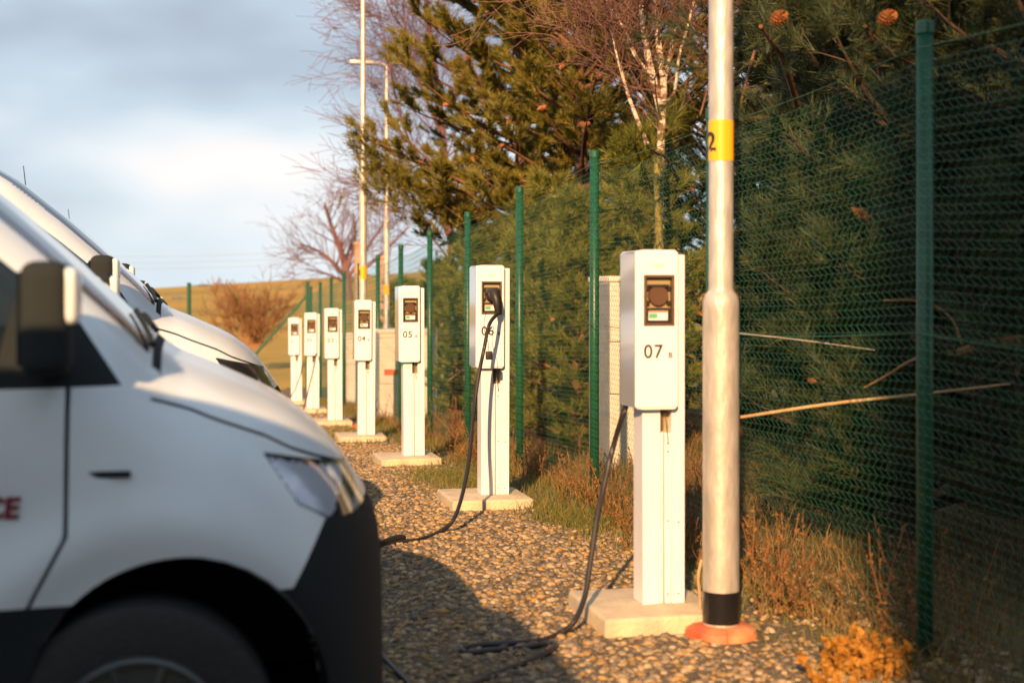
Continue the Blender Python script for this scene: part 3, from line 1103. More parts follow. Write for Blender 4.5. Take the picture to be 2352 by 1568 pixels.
def van_parts(root, letters=True):
    xs_ = np.concatenate([np.linspace(0, -1.2, 150), np.linspace(-1.22, -2.2, 60), np.linspace(-2.3, -5.05, 30)])
    # even spacing in arc: dense phi near the sides and the shoulder
    t_ = np.linspace(0, 1, 75)
    ph = np.concatenate([(t_ ** 1.6) * (np.pi / 2)])
    n0 = 5.0
    # choose phi so that z steps are even up the side, then even across the top
    zf = np.linspace(0.0, .965, 78)
    ph1 = np.arcsin(np.clip(zf, 0, 1) ** (n0 / 2))
    yf = np.linspace(1, 0, 34)[1:]
    y_at = np.cos(ph1[-1]) ** (2 / n0)
    ph2 = np.arccos(np.clip(y_at * yf, 0, 1) ** (n0 / 2))
    half = np.concatenate([ph1, ph2])
    phis = np.concatenate([half, np.pi - half[::-1][1:]])
    X, Y, Z = van_surface(xs_, phis)
    nx, np_ = X.shape
    V = np.stack([X, Y, Z], -1).reshape(-1, 3)
    i, j = np.meshgrid(np.arange(nx - 1), np.arange(np_ - 1), indexing='ij')
    a = (i * np_ + j).ravel()
    Q = np.stack([a, a + 1, a + np_ + 1, a + np_], 1)
    T3 = np.concatenate([Q[:, [0, 1, 2]], Q[:, [0, 2, 3]]])

    def cut(V, T, fn, lim):
        f = fn(V[:, 0], V[:, 2])
        f = np.where(np.abs(f) < 1e-6, 1e-6, f)
        c = V[T].mean(1)
        act = lim(c[:, 0], np.abs(c[:, 1]), c[:, 2])
        sg = f[T] > 0
        ns = sg.sum(1)
        cr_ = ((ns == 1) | (ns == 2)) & act
        keep = T[~cr_]
        X_ = T[cr_]
        s3 = sg[cr_]
        odd = np.where((s3.sum(1) == 1)[:, None], s3, ~s3)
        k = odd.argmax(1)
        r = np.arange(len(X_))
        a, b_, c_ = X_[r, k], X_[r, (k + 1) % 3], X_[r, (k + 2) % 3]

        def mid(p, q):
            t = f[p] / (f[p] - f[q])
            return V[p] + (V[q] - V[p]) * t[:, None]
        lo1, hi1 = np.minimum(a, b_), np.maximum(a, b_)
        lo2, hi2 = np.minimum(a, c_), np.maximum(a, c_)
        E = np.concatenate([np.stack([lo1, hi1], 1), np.stack([lo2, hi2], 1)])
        Eu, inv = np.unique(E, axis=0, return_inverse=True)
        inv = inv.ravel()
        nv = mid(Eu[:, 0], Eu[:, 1])
        n0_ = len(V)
        m1, m2 = inv[:len(X_)] + n0_, inv[len(X_):] + n0_
        new = np.concatenate([np.stack([a, m1, m2], 1), np.stack([m1, b_, c_], 1), np.stack([m1, c_, m2], 1)])
        return np.concatenate([V, nv]), np.concatenate([keep, new])

    CX, CZ = [-.66, -.56, -.5, -.37, -.30, -.2, -.16, -.1], [1.13, 1.098, 1.072, 1.022, .985, .945, .928, .905]
    FZ, FXX = [1.13, 1.33, 1.46, 1.53, 1.9, 2.1], [-.70, -.835, -.945, -1.02, -1.45, -1.8]
    HTX, HTZ = [-.375, -.17, -.09, -.04], [.985, .935, .91, .885]
    HBX, HBZ = [-.375, -.29, -.21, -.12, -.04], [.98, .853, .806, .80, .81]
    front = lambda x, y, z: (x > -.70)
    sides = lambda x, y, z: (y > .5) & (z < 2.0)
    arch1 = lambda x, z: ((x + .590) / .350) ** 2 + ((z - .40) / .358) ** 2 - 1
    arch2 = lambda x, z: ((x + 3.85) / .40) ** 2 + ((z - .37) / .37) ** 2 - 1
    doorx = lambda z: np.where(z > .82, -.845, -.845 - (.82 - z) * .52)
    cuts = [(arch1, sides), (arch2, sides)]
    for d_ in (-.0038, .0038):
        cuts.append((lambda x, z, d_=d_: z - np.interp(x, CX, CZ) - d_, front))
        cuts.append((lambda x, z, d_=d_: x - doorx(z) - d_ * 1.6, lambda x, y, z: (x < -.7) & (x > -1.1) & (z < 1.2) & (y > .5)))
    cuts += [(lambda x, z: x + .31 - (z - .66) * .62, lambda x, y, z: (x > -.4) & (z < .9)),
             (lambda x, z: z - .812, lambda x, y, z: (x > -.35)),
             (lambda x, z: z - .66, lambda x, y, z: y > -1),
             (lambda x, z: x + .035, lambda x, y, z: z < 1),
             (lambda x, z: z - .86, lambda x, y, z: x > -.2),
             (lambda x, z: x + .055, lambda x, y, z: (z < 1) & (z > .7)),
             (lambda x, z: z - np.interp(x, HTX, HTZ), lambda x, y, z: (x > -.42)),
             (lambda x, z: z - np.interp(x, HBX, HBZ), lambda x, y, z: (x > -.42)),
             (lambda x, z: z - 1.165, lambda x, y, z: (x < -.66) & (y > .7)),
             (lambda x, z: z - 1.93, lambda x, y, z: (x < -.66) & (y > .6)),
             (lambda x, z: x - np.interp(z, FZ, FXX), lambda x, y, z: (x < -.6) & (y > .6) & (z > 1.1)),
             (lambda x, z: x + 1.02 - (z - 1.15) * .2, lambda x, y, z: (x < -.6) & (y > .6) & (z > 1.1)),
             (lambda x, z: x + .655, lambda x, y, z: z > 1.0), (lambda x, z: x + .632, lambda x, y, z: z > 1.0),
             (lambda x, z: x + 1.66, lambda x, y, z: z > 1.0),
             (lambda x, z: x + 1.97, lambda x, y, z: y > .6), (lambda x, z: x + 1.99, lambda x, y, z: y > .6)]
    for fn, lim in cuts:
        V, T3 = cut(V, T3, fn, lim)
    Q = T3
    cen = V[Q].mean(1)
    x, y, z = cen[:, 0], np.abs(cen[:, 1]), cen[:, 2]
    part = np.zeros(len(Q), int)          # 0 body
    W_ = np.interp(x, WX[:], WZ[:])
    Tt = np.interp(x, TX, TZ)
    T_ = Tt
    side = y > .55
    # bonnet: above the crease line
    crease = np.interp(x, CX, CZ)
    bonnet = (x > -.655) & (z > crease) & (x < -.115)
    part[bonnet] = 1
    # black bumper and lower trim
    bump_ = ((x > -.31 + (z - .66) * .62) & (z < .812)) | (z < .66) | ((x > -.035) & (z < .86))
    part[bump_] = 2
    part[bump_ & (x < -.59)] = 9
    part[bump_ & (x < -3.85)] = 10
    # headlamps
    zt = np.interp(x, HTX, HTZ)
    zb_ = np.interp(x, HBX, HBZ)
    hl = (x > -.375) & (x < -.055) & (z < zt) & (z > zb_) & (y > .42)
    part[hl] = 3
    grille = (x > -.035) & (z > .66) & (z < .86)
    part[grille] = 5
    # side glass with the black mirror triangle
    fr_ = np.interp(z, FZ, FXX)
    glass_side = (z > 1.165) & (z < 1.93) & (x < fr_) & (x > -4.7) & (y > .75)
    tri = glass_side & (x > -1.02 + (z - 1.15) * .2)
    rearp = glass_side & (x < -1.98)
    part[glass_side] = 4
    part[tri] = 6
    part[rearp] = 0
    # windscreen
    ws = (x < -.665) & (x > -1.66) & (y < (.60 - .03 * np.clip((z - 1.2), 0, 1))) & (z > np.interp(x, TX, TZ) - .14)
    part[ws] = 7
    cowl = (x < -.632) & (x > -.655) & (y < .68) & (z > 1.1)
    part[cowl] = 6
    # door skins and seams
    sm_x = np.where(z > .82, -.845, -.845 - (.82 - z) * .52)
    door = (x < sm_x) & (x > -1.98) & (z < 1.165) & (z > .66) & side
    part[door & (part == 0)] = 8
    seam = (np.abs(x - sm_x) < .0061) & (z < 1.165) & (z > .66) & side
    seam |= (np.abs(x + 1.98) < .010) & side & (z > .5) & (z < 1.95)
    seam |= (x > -.655) & (x < -.13) & (np.abs(z - crease) < .0038) & ~hl & (y > .3)
    part[seam] = -1
    ar = arch1(x, z) < 0
    ar |= arch2(x, z) < 0
    part[ar & (y > .5)] = -2
    names = {0: ('body', 'van_white'), 1: ('bonnet', 'van_white'), 2: ('bumper', 'van_black'), 4: ('side_window', 'glass'), 5: ('grille', 'van_black'),
             6: ('window_trim', 'van_black'), 7: ('windscreen', 'screen'), 8: ('door', 'van_white'), 3: ('headlamp', 'lamp_glass'), 9: ('sill', 'van_black'), 10: ('rear_bumper', 'van_black')}
    made = {}

    def sub(q, name, mname, parent):
        used, inv = np.unique(q.ravel(), return_inverse=True)
        me = np_mesh(name, V[used], inv.reshape(-1, 3))
        return link_mesh(name, me, M[mname], parent, smooth=True)

    for k_, (nm, mn) in names.items():
        sel = part == k_
        if k_ in (3, 4, 8, 9):
            for s_ in (-1, 1):
                q = Q[sel & (np.sign(cen[:, 1]) == s_)]
                made[(k_, s_)] = sub(q, nm, mn, root)
        else:
            made[k_] = sub(Q[sel], nm, mn, root)
    # lining seen in the gaps
    X2, Y2, Z2 = van_surface(xs_, phis, .014)
    V2 = np.stack([X2 - .012, Y2 * .985, Z2 - .002], -1).reshape(-1, 3)
    Q4 = np.stack([a, a + 1, a + np_ + 1, a + np_], 1)
    c4 = V2[Q4].mean(1)
    q = Q4[((arch1(c4[:, 0], c4[:, 2]) > 0) & (arch2(c4[:, 0], c4[:, 2]) > 0) | (np.abs(c4[:, 1]) < .5)) & (c4[:, 2] > .3)]
    used, inv = np.unique(q.ravel(), return_inverse=True)
    link_mesh('seam_lining', np_mesh('seam_lining', V2[used], inv.reshape(-1, 4)), M['gap'], root, smooth=True)
    # nose and tail closing
    for xi, nm in ((0, 'nose_panel'), (nx - 1, 'tail_panel')):
        ring = [tuple(V[xi * np_ + k_]) for k_ in range(np_)]
        me = bpy.data.meshes.new(nm)
        me.from_pydata(ring, [], [tuple(range(np_))])
        link_mesh(nm, me, M['van_black'] if xi == 0 else M['van_white'], root)
    mb = MB()
    mb.box(-4.95, -.12, -.80, .80, .20, .30)
    mb.build('underbody', M['seam'], root)
    # wheel housings, wheels
    for wx in (-.66, -3.85):
        for s_ in (-1, 1):
            mb = MB()
            n_ = 20
            vs, fs = [], []
            for k_ in range(n_ + 1):
                a_ = math.pi * k_ / n_
                for yy in (.45, .955):
                    vs.append((wx + .07 * (wx > -1) + .37 * math.cos(a_), s_ * yy, .37 + .39 * math.sin(a_)))
            for k_ in range(n_):
                fs.append((2 * k_, 2 * k_ + 1, 2 * k_ + 3, 2 * k_ + 2))
            fs.append(tuple(range(0, 2 * n_ + 2, 2)))
            me = bpy.data.meshes.new('wheel_housing')
            me.from_pydata(vs, [], fs)
            link_mesh('wheel_housing', me, M['seam'], root)
            wl = empty('wheel')
            wl.parent = root
            wl.location = (wx - .02, s_ * .865, .325)
            mb = MB()
            mb.lathe([(.20, -.10), (.29, -.105), (.322, -.09), (.330, -.06), (.330, .06), (.322, .09), (.29, .105), (.20, .10)], 40, (0, 0, 0), 'y')
            mb.build('tyre', M['tyre'], wl, smooth=True)
            mb = MB()
            prof = [(.205, -.098), (.205, .098)]
            mb.lathe(prof, 32, (0, 0, 0), 'y')
            mb.build('rim', M['seam'], wl)
            mb = MB()
            yo = s_ * .103
            for k_ in range(32):
                pass
            mb.lathe([(.205, yo - .008), (.207, yo + .004 * s_)], 32, (0, 0, 0), 'y')
            mb.tube([(.193 * math.cos(a2), yo + .006 * s_, .193 * math.sin(a2)) for a2 in np.linspace(0, 2 * math.pi, 33)], .011, 6)
            for k_ in range(10):
                a2 = 2 * math.pi * k_ / 10
                mb.tube([(.05 * math.cos(a2), yo + .012 * s_, .05 * math.sin(a2)), (.19 * math.cos(a2), yo + .006 * s_, .19 * math.sin(a2))], .012, 6)
            mb.build('hub_cap', M['rim'], wl, smooth=True)
    # headlamp innards: dark bezel, indicator
    for s_ in (-1, 1):
        xs2 = np.linspace(-.15, -.056, 14)
        pts_, fs_ = [], []
        ylo = []
        hlp = made[(3, s_)]
        vv = np.array([v.co[:] for v in hlp.data.vertices])
        cenq = []
        me = hlp.data
        me.materials.append(M['lamp_dark'])
        me.materials.append(M['amber'])
        for p_ in me.polygons:
            c_ = p_.center
            d1 = c_.x + .20 - (c_.z - .87) * .55
            if abs(c_.z - np.interp(c_.x, [-.375, -.17, -.09, -.04], [.985, .935, .91, .885])) < .012:
                p_.material_index = 1
            elif d1 > .035 and d1 < .105 or abs(c_.z - np.interp(c_.x, [-.375, -.29, -.21, -.12, -.04], [.98, .853, .806, .80, .81])) < .006:
                p_.material_index = 1
            elif c_.x > -.085:
                p_.material_index = 2
    # side slot, mirrors, aerial, wipers
    def side_y(xq, zq):
        d_ = (V[:, 0] - xq) ** 2 + (V[:, 2] - zq) ** 2 + (V[:, 1] < 0) * 9
        return V[np.argmin(d_), 1]

    for s_ in (-1, 1):
        mb = MB()
        yv = side_y(-.755, .96)
        mb.box(-.812, -.698, min(s_ * (yv - .004), s_ * (yv + .004)), max(s_ * (yv - .004), s_ * (yv + .004)), .952, .968)
        mb.build('side_slot', M['van_black'], root, bevel=.003, seg=2)
        mb = MB()
        ym = side_y(-.9, 1.2)
        mr = empty('mirror')
        mr.parent = root
        mb.box(-.935, -.825, min(s_ * (ym + .045), s_ * (ym + .245)), max(s_ * (ym + .045), s_ * (ym + .245)), 1.205, 1.465)
        mb.build('housing', M['van_black'], mr, bevel=.045, seg=5)
        mb = MB()
        mb.box(-.86, -.808, min(s_ * (ym + .055), s_ * (ym + .232)), max(s_ * (ym + .055), s_ * (ym + .232)), 1.32, 1.450)
        mb.build('cap', M['van_white'], mr, bevel=.022, seg=3)
        mb = MB()
        mb.box(-.9385, -.934, min(s_ * (ym + .065), s_ * (ym + .225)), max(s_ * (ym + .065), s_ * (ym + .225)), 1.23, 1.44)
        mb.build('mirror_glass', M['glass'], mr)
        mb = MB()
        mb.box(-.92, -.84, min(s_ * (ym - .02), s_ * (ym + .07)), max(s_ * (ym - .02), s_ * (ym + .07)), 1.20, 1.24)
        mb.build('bracket', M['van_black'], mr, bevel=.012, seg=2)
    mb = MB()
    az_ = float(np.interp(-1.64, TX, TZ))
    mb.tube([(-1.64, 0, az_ - .01), (-1.66, 0, az_ + .12), (-1.675, 0, az_ + .26)], [.006, .0035, .003], 6)
    mb.build('aerial', M['van_black'], root)
    for yy in (-.5, .05):
        mb = MB()
        w0 = -.655
        pts = []
        for q in range(8):
            yq = yy + .55 * q / 7 - .05
            xq = w0 - .06 * q / 7
            n_ = 4.3
            Wq = .965
            tq = float(np.interp(xq, TX, TZ))
            zq = .24 + (tq - .24) * (1 - min(.97, abs(yq) / Wq) ** n_) ** (1 / n_) + .018
            pts.append((xq, yq, zq))
        mb.tube(pts, .010, 5)
        mb.build('wiper', M['van_black'], root)
    return side_y, V


van = empty('parked_van')
side_y, _ = van_parts(van)
van_z = -.03
specs = [((.575, 4.455), 'nearest white van with red lettering on its door, side in shade'),
         ((.525, 7.72), 'second white van from the camera, dark headlamp showing past the nearest van'),
         ((.53, 10.97), 'third white van from the camera, showing as a pale windscreen edge with an aerial'),
         ((.60, 14.20), 'fourth white van from the camera, mostly hidden, thin aerial against the sky'),
         ((.55, 17.45), 'farthest white van of the row, only its roof edge showing')]
vans = []
for i, ((x, y), lab) in enumerate(specs):
    v = van if i == 0 else copy_tree(van)
    v.location = (x, y, van_z + gzf(x, y) + (.09 if i else 0))
    if i:
        for ch in v.children:
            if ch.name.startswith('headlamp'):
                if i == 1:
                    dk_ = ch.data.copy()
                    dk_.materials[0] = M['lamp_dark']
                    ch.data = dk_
    tag(v, lab, 'van', 'white vans parked nose-in at the charging posts')
    vans.append(v)
# unseen van added next to the camera, shading the side of the nearest van
v = copy_tree(van)
v.rotation_euler = (0, 0, math.pi)
v.location = (-.45 - 5.05, .84, 0)
tag(v, 'white van reversed in beside the viewer, added to shade the nearest van, outside the picture', 'van')
if 'group' in v:
    del v['group']
# red lettering on the near van's door
tx = text_mesh('lettering', 'RVICE', .068, M['red_print'], vans[0], (0, 0, 0), bold=.0028, ext=.0005, shear=.12)
bpy.context.view_layer.update()
me = tx.data
xs_t = [vv.co.x for vv in me.vertices]
wT = max(xs_t)
for vv in me.vertices:
    xx = -.945 - wT + vv.co.x
    zz = .868 + vv.co.y
    yq = -side_y(xx, zz) - .004 - (0.0006 if vv.co.z > 0 else 0)
    vv.co = (xx, yq, zz)
tx.rotation_euler = (0, 0, 0)


# ------------------------------------------------------------------ trees
def pine(loc, H, name, label, needle_mat, seed, bark='bark', rad=2.0, z0=.6, tr=.10, tuft=34, nlen=.085, nw=.006, whorl=.42, nb=6, twn=7, group=None,
         lean=(0, 0), cones=0, prof=None, tufts_per=3, axis=.16):
    rnd = np.random.default_rng(seed)
    root = empty(name, loc)
    tag(root, label, 'tree', group)
    n_ = 14
    tp = [(lean[0] * (k_ / n_) * H + .05 * math.sin(k_ * 1.3 + seed), lean[1] * (k_ / n_) * H, H * k_ / n_ - .15) for k_ in range(n_ + 1)]
    mb = MB()
    mb.tube(tp, [tr * (1 - .93 * k_ / n_) + .008 for k_ in range(n_ + 1)], 9)
    mb.build('trunk', M[bark], root, smooth=True)
    segs, TP, TD, CP = [], [], [], []
    z = z0
    while z < H - .15:
        f_ = (z - z0) / (H - z0)
        R_ = rad * (prof(f_) if prof else (1 - f_) ** .75 * min(1, .65 + f_ * 2.2))
        k0 = rnd.uniform(0, 6.28)
        for b_ in range(nb):
            a = k0 + b_ * 2 * math.pi / nb + rnd.normal(0, .2)
            Ln = R_ * rnd.uniform(.65, 1.12)
            if Ln < .12:
                Ln = .12
            t0 = np.interp(z, [p[2] for p in tp], [p[0] for p in tp]), np.interp(z, [p[2] for p in tp], [p[1] for p in tp])
            p = np.array([t0[0], t0[1], z + rnd.normal(0, .05)])
            rise = .10 + .55 * f_ + rnd.normal(0, .08)
            d_ = np.array([math.cos(a), math.sin(a), rise])
            d_ /= np.linalg.norm(d_)
            ns = 6
            st_ = Ln / ns
            r0 = tr * .30 * (1 - f_ * .6) * (Ln / rad) ** .5 + .004
            for s_ in range(ns):
                d2 = d_ + np.array([rnd.normal(0, .10), rnd.normal(0, .10), .07 + rnd.normal(0, .05)])
                d2 /= np.linalg.norm(d2)
                q = p + d2 * st_
                segs.append([*p, *q, r0 * (1 - s_ / ns) + .003, r0 * (1 - (s_ + 1) / ns) + .003])
                if s_ >= 1:
                    for w_ in range(max(1, int(round(twn / (ns - 1))))):
                        sd_ = np.cross(d2, [0, 0, 1.])
                        sd_ /= np.linalg.norm(sd_)
                        td = d2 * .6 + sd_ * rnd.choice([-1, 1]) * rnd.uniform(.4, 1.0) + np.array([0, 0, rnd.uniform(-.1, .5)])
                        td /= np.linalg.norm(td)
                        tl = rnd.uniform(.12, .34) * (Ln * .5 + .35)
                        o_ = p + d2 * st_ * rnd.random()
                        e_ = o_ + td * tl
                        segs.append([*o_, *e_, .005, .0025])
                        for u_ in range(tufts_per):
                            g_ = td + np.array([rnd.normal(0, .35), rnd.normal(0, .35), rnd.uniform(0, .7)])
                            g_ /= np.linalg.norm(g_)
                            TP.append(e_ - td * tl * rnd.uniform(0, .75) * (u_ > 0) + g_ * .06)
                            TD.append(g_)
                p, d_ = q, d2
            TP.append(p + d_ * .04)
            TD.append(d_)
            if cones and rnd.random() < cones:
                CP.append(p - d_ * rnd.uniform(.05, .35) * Ln + np.array([0, 0, -.02]))
        z += whorl * (1 - .35 * f_) * rnd.uniform(.8, 1.15)
    for k_ in range(4):
        TP.append(np.array([tp[-1][0], tp[-1][1], H - .1 * k_]))
        TD.append(np.array([0, 0, 1.]))
    V, Fc = tubes_np(segs, 5)
    link_mesh('branches', np_mesh('branches', V, Fc), M[bark], root, smooth=True)['kind'] = 'stuff'
    V, Fc = needles_np(np.array(TP), np.array(TD), tuft, nlen, nw, rnd, axis_len=axis)
    link_mesh('crown', np_mesh('crown', V, Fc), needle_mat, root)
    return root, CP


ME_CONE = None


def cone_mesh():
    global ME_CONE
    if ME_CONE:
        return ME_CONE
    mb = MB()
    prof = []
    for k_ in range(9):
        t_ = k_ / 8
        r_ = .024 * math.sin(math.pi * (t_ * .82 + .12)) ** .8
        prof += [(r_ * 1.12, -.035 + .07 * t_), (r_ * .72, -.035 + .07 * t_ + .004)]
    mb.lathe(prof, 10)
    ME_CONE = mb.mesh('cone')
    return ME_CONE


ME_OPEN = None


def open_cone_mesh():
    """a ripe cone with spread woody scales, axis along z"""
    global ME_OPEN
    if ME_OPEN:
        return ME_OPEN
    mb = MB()
    mb.lathe([(.006, -.034), (.013, -.01), (.012, .015), (.004, .034)], 8)
    n_ = 64
    for i in range(n_):
        t_ = i / n_
        a = i * 2.39996
        h0 = -.032 + .064 * t_
        r1 = .030 * math.sin(math.pi * (t_ * .80 + .14)) ** .7
        tilt = .016 * (t_ - .25)
        ca, sa = math.cos(a), math.sin(a)
        wd = .0075
        vs = []
        for (r_, ww, hh) in ((.006, .003, 0), (r1 * .8, wd, tilt * .8), (r1, wd * .8, tilt + .002)):
            for sg in (-1, 1):
                for th in (0, .0025):
                    vs.append((ca * r_ - sa * ww * sg, sa * r_ + ca * ww * sg, h0 + hh + th))
        mb.add(vs, [(0, 2, 6, 4), (4, 6, 10, 8), (1, 5, 7, 3), (5, 9, 11, 7), (8, 10, 11, 9), (0, 4, 5, 1), (4, 8, 9, 5), (2, 3, 7, 6), (6, 7, 11, 10)])
    ME_OPEN = mb.mesh('open_cone')
    return ME_OPEN


def add_cones(root, CP, seed, big=1.0, limit=60):
    rnd = np.random.default_rng(seed)
    for p in CP[:limit]:
        o = link_mesh('cone', cone_mesh(), M['cone'], root)
        o.location = p
        o.rotation_euler = (rnd.uniform(0, 3), rnd.uniform(0, 3), 0)
        s_ = big * rnd.uniform(.8, 1.4)
        o.scale = (s_ * .62, s_ * .62, s_)


def on(px, Z):
    xc = (px - 1176.0) / F * Z
    x, y = xc * cy + Z * sy, Z * cy - xc * sy
    return (x, y, gzf(x, y))


# tall pine in the middle distance
def prof_mid(f_):
    return float(np.interp(f_, [0, .12, .3, .6, 1], [.72, 1.0, .88, .75, .25]))


r_, cp_ = pine(on(1200, 18.0), 8.2, 'pine_tree', 'tall sunlit pine tree with golden cones, its low branches reaching left over the fence', M['needles'], 11, rad=2.15,
               z0=2.15, tr=.13, tuft=66, nlen=.10, nw=.0115, whorl=.36, nb=8, twn=11, cones=.5, prof=prof_mid, group='pine trees behind the fence', tufts_per=4)
add_cones(r_, cp_, 3, 1.7, 110)
# a low bough reaching out to the left, in front of the far lamp post
r_, cp_ = pine(on(1330, 16.0), 7.6, 'pine_tree', 'brownish pine tree right of the tall sunlit pine, behind the birch', M['needles'], 12, rad=1.75, z0=1.9, tr=.11, tuft=56,
               nlen=.10, nw=.0115, whorl=.40, nb=7, twn=9, cones=.4, prof=prof_mid, group='pine trees behind the fence')
add_cones(r_, cp_, 4, 1.5, 70)
# young pines seen through the wire
for (px_, Z_, H_, rd, sd_, lab) in ((1250, 14.2, 2.55, .95, 21, 'young green pine behind the fence, between charging posts 06 and 07'),
                                   (1105, 17.5, 2.5, .95, 22, 'young green pine behind the fence, above charging post 06'),
                                   (1330, 12.9, 2.35, .75, 23, 'bushy young pine behind the fence, left of the pale cabinet'),
                                   (1010, 21.5, 2.3, .95, 24, 'young pine behind the fence, right of charging post 05'),
                                   (1480, 13.6, 3.0, 1.1, 25, 'young pine standing behind the pale utility cabinet'),
                                   (930, 27.0, 2.2, 1.0, 26, 'farthest young pine behind the fence, above charging post 05')):
    r_, cp_ = pine(on(px_, Z_), H_, 'young_pine', lab, M['needles_green'], sd_, rad=rd, z0=.15, tr=.05, tuft=46, nlen=.09, nw=.0075, whorl=.20, nb=7,
                   twn=6, cones=.12, group='young pines behind the fence', tufts_per=3)
    add_cones(r_, cp_, sd_, 1.3, 14)
# dark pines on the right, close behind the fence
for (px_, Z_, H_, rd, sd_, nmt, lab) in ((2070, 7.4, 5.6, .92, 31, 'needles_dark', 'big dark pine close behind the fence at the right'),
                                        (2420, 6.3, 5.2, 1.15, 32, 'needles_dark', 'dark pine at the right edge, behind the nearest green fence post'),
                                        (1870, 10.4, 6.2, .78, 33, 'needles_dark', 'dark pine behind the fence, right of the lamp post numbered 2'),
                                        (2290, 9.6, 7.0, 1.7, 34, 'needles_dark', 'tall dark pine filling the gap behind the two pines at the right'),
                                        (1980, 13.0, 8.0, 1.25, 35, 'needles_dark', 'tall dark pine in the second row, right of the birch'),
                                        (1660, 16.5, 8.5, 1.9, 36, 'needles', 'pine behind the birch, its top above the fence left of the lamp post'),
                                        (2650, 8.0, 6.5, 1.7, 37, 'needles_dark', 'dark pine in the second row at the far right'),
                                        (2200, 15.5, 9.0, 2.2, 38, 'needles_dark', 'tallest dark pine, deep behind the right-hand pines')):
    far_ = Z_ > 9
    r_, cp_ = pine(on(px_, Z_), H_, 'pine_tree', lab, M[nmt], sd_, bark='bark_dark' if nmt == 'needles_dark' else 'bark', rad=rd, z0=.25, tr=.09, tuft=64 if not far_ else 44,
                   nlen=.11, nw=.0048 if not far_ else .009, whorl=.27 if not far_ else .34, nb=7, twn=8, cones=.10,
                   group='pine trees behind the fence', tufts_per=3, prof=lambda f_: float(np.interp(f_, [0, .25, .7, 1], [.95, 1, .8, .15])))
    add_cones(r_, cp_, sd_, 1.3 if not far_ else 1.5, 25)
# pines of the same row behind the viewer: they throw the shade on the right-hand pines
for (x, y, H_, sd_, lab) in ((4.2, 2.1, 5.0, 41, 'pine tree of the row beside the viewer, out of the picture'),
                             (3.6, .1, 5.0, 45, 'narrow pine tree close to the fence beside the viewer, out of the picture'),
                             (3.9, -1.8, 5.6, 42, 'pine tree of the row behind the viewer, out of the picture'),
                             (5.6, -.6, 6.5, 43, 'taller pine tree behind the viewer, out of the picture'),
                             (3.7, -5.0, 7.0, 44, 'farthest pine tree behind the viewer, out of the picture')):
    pine((x, y, gzf(x, y)), H_, 'pine_tree', lab, M['needles_dark'], sd_, rad=1.3, z0=.3, tr=.1, tuft=16, nlen=.11, nw=.012, whorl=.4, nb=6, twn=6,
         group='pine trees behind the fence', prof=lambda f_: float(np.interp(f_, [0, .25, .7, 1], [.95, 1, .8, .15])))


# two cones lit by the sun high at the right, with bursts of needles round them
def needle_spray(px_, py_p, Z_, n_t, label, nmt, seed, spread=.22, cone=True, nlen=.11, cat='pine branch'):
    rnd = np.random.default_rng(seed)
    c0 = np.array(at(px_, py_p, Z_))
    r_ = empty('pine_branch', tuple(c0))
    tag(r_, label, cat)
    mb = MB()
    mb.tube(spline([(0, .05, 0), (.15, .25, -.05), (.35, .6, -.05), (.6, 1.0, -.2)], 5), [.010] * 5 + [.013] * 5 + [.018] * 6, 6)
    mb.build('stem', M['bark'], r_)
    P = rnd.normal(0, spread, (n_t, 3)) * np.array([1, .7, .8]) + np.array([.03, .12, 0])
    D = P + np.array([0, -.25, .12]) + rnd.normal(0, .1, (n_t, 3))
    D /= np.linalg.norm(D, axis=1, keepdims=True)
    V, Fc = needles_np(P, D, 46, nlen, .0038, rnd, spread=.62, axis_len=.12)
    link_mesh('needles', np_mesh('needles', V, Fc), M[nmt], r_)
    if cone:
        o = link_mesh('cone', open_cone_mesh(), M['cone'], r_)
        o.location = (0, -.14, 0)
        o.rotation_euler = (R(80), 0, .3)
        o.scale = (1.12, 1.12, 1.0)
    return r_


needle_spray(1758, 56, 6.1, 26, 'pine branch holding the left of two orange cones at the top right', 'needles_dark', 51)
needle_spray(2000, 56, 5.9, 26, 'pine branch holding the right of two orange cones at the top right', 'needles_dark', 52)
needle_spray(1532, 292, 11.2, 11, 'green pine branch tip hanging over the fence before the birch trunk', 'needles_green', 53, spread=.10, cone=False, nlen=.15)
needle_spray(1490, 330, 11.2, 9, 'yellow-green pine branch tip beside the birch fork, just above the fence', 'needles_green', 54, spread=.08, cone=False, nlen=.15)
# long low bough that hangs out over the fence at the left of the big pine
rnd = np.random.default_rng(61)
bo = empty('pine_branch', on(1100, 17.6)[:2] + (2.4,))
tag(bo, 'long low pine bough reaching left across the far lamp posts', 'pine branch')
path = spline([at(1130, 420, 17.8), at(1010, 470, 17.4), at(940, 420, 17.2), at(880, 390, 17.0), at(826, 318, 16.8)], 8)
mb = MB()
mb.tube(to_local(bo, path), [.035 * (1 - .8 * i / len(path)) + .004 for i in range(len(path))], 7)
mb.build('stem', M['bark'], bo, smooth=True)
P, D = [], []
for q, p in enumerate(to_local(bo, path)):
    for _ in range(7):
        o_ = np.array(p) + rnd.normal(0, 1, 3) * np.array([.14, .14, .10]) * (1.3 - q / len(path) * .6)
        d_ = np.array([-.5, -.2, .6]) + rnd.normal(0, .45, 3)
        P.append(o_)
        D.append(d_ / np.linalg.norm(d_))
path2 = spline([at(1120, 490, 17.8), at(1050, 500, 17.4), at(985, 478, 17.2), at(900, 432, 17.0), at(870, 400, 16.8)], 6)
for q, p in enumerate(to_local(bo, path2)):
    for _ in range(8):
        o_ = np.array(p) + rnd.normal(0, 1, 3) * np.array([.18, .14, .12])
        d_ = np.array([-.4, -.2, .6]) + rnd.normal(0, .45, 3)
        P.append(o_)
        D.append(d_ / np.linalg.norm(d_))
V, Fc = needles_np(np.array(P), np.array(D), 34, .10, .008, rnd)
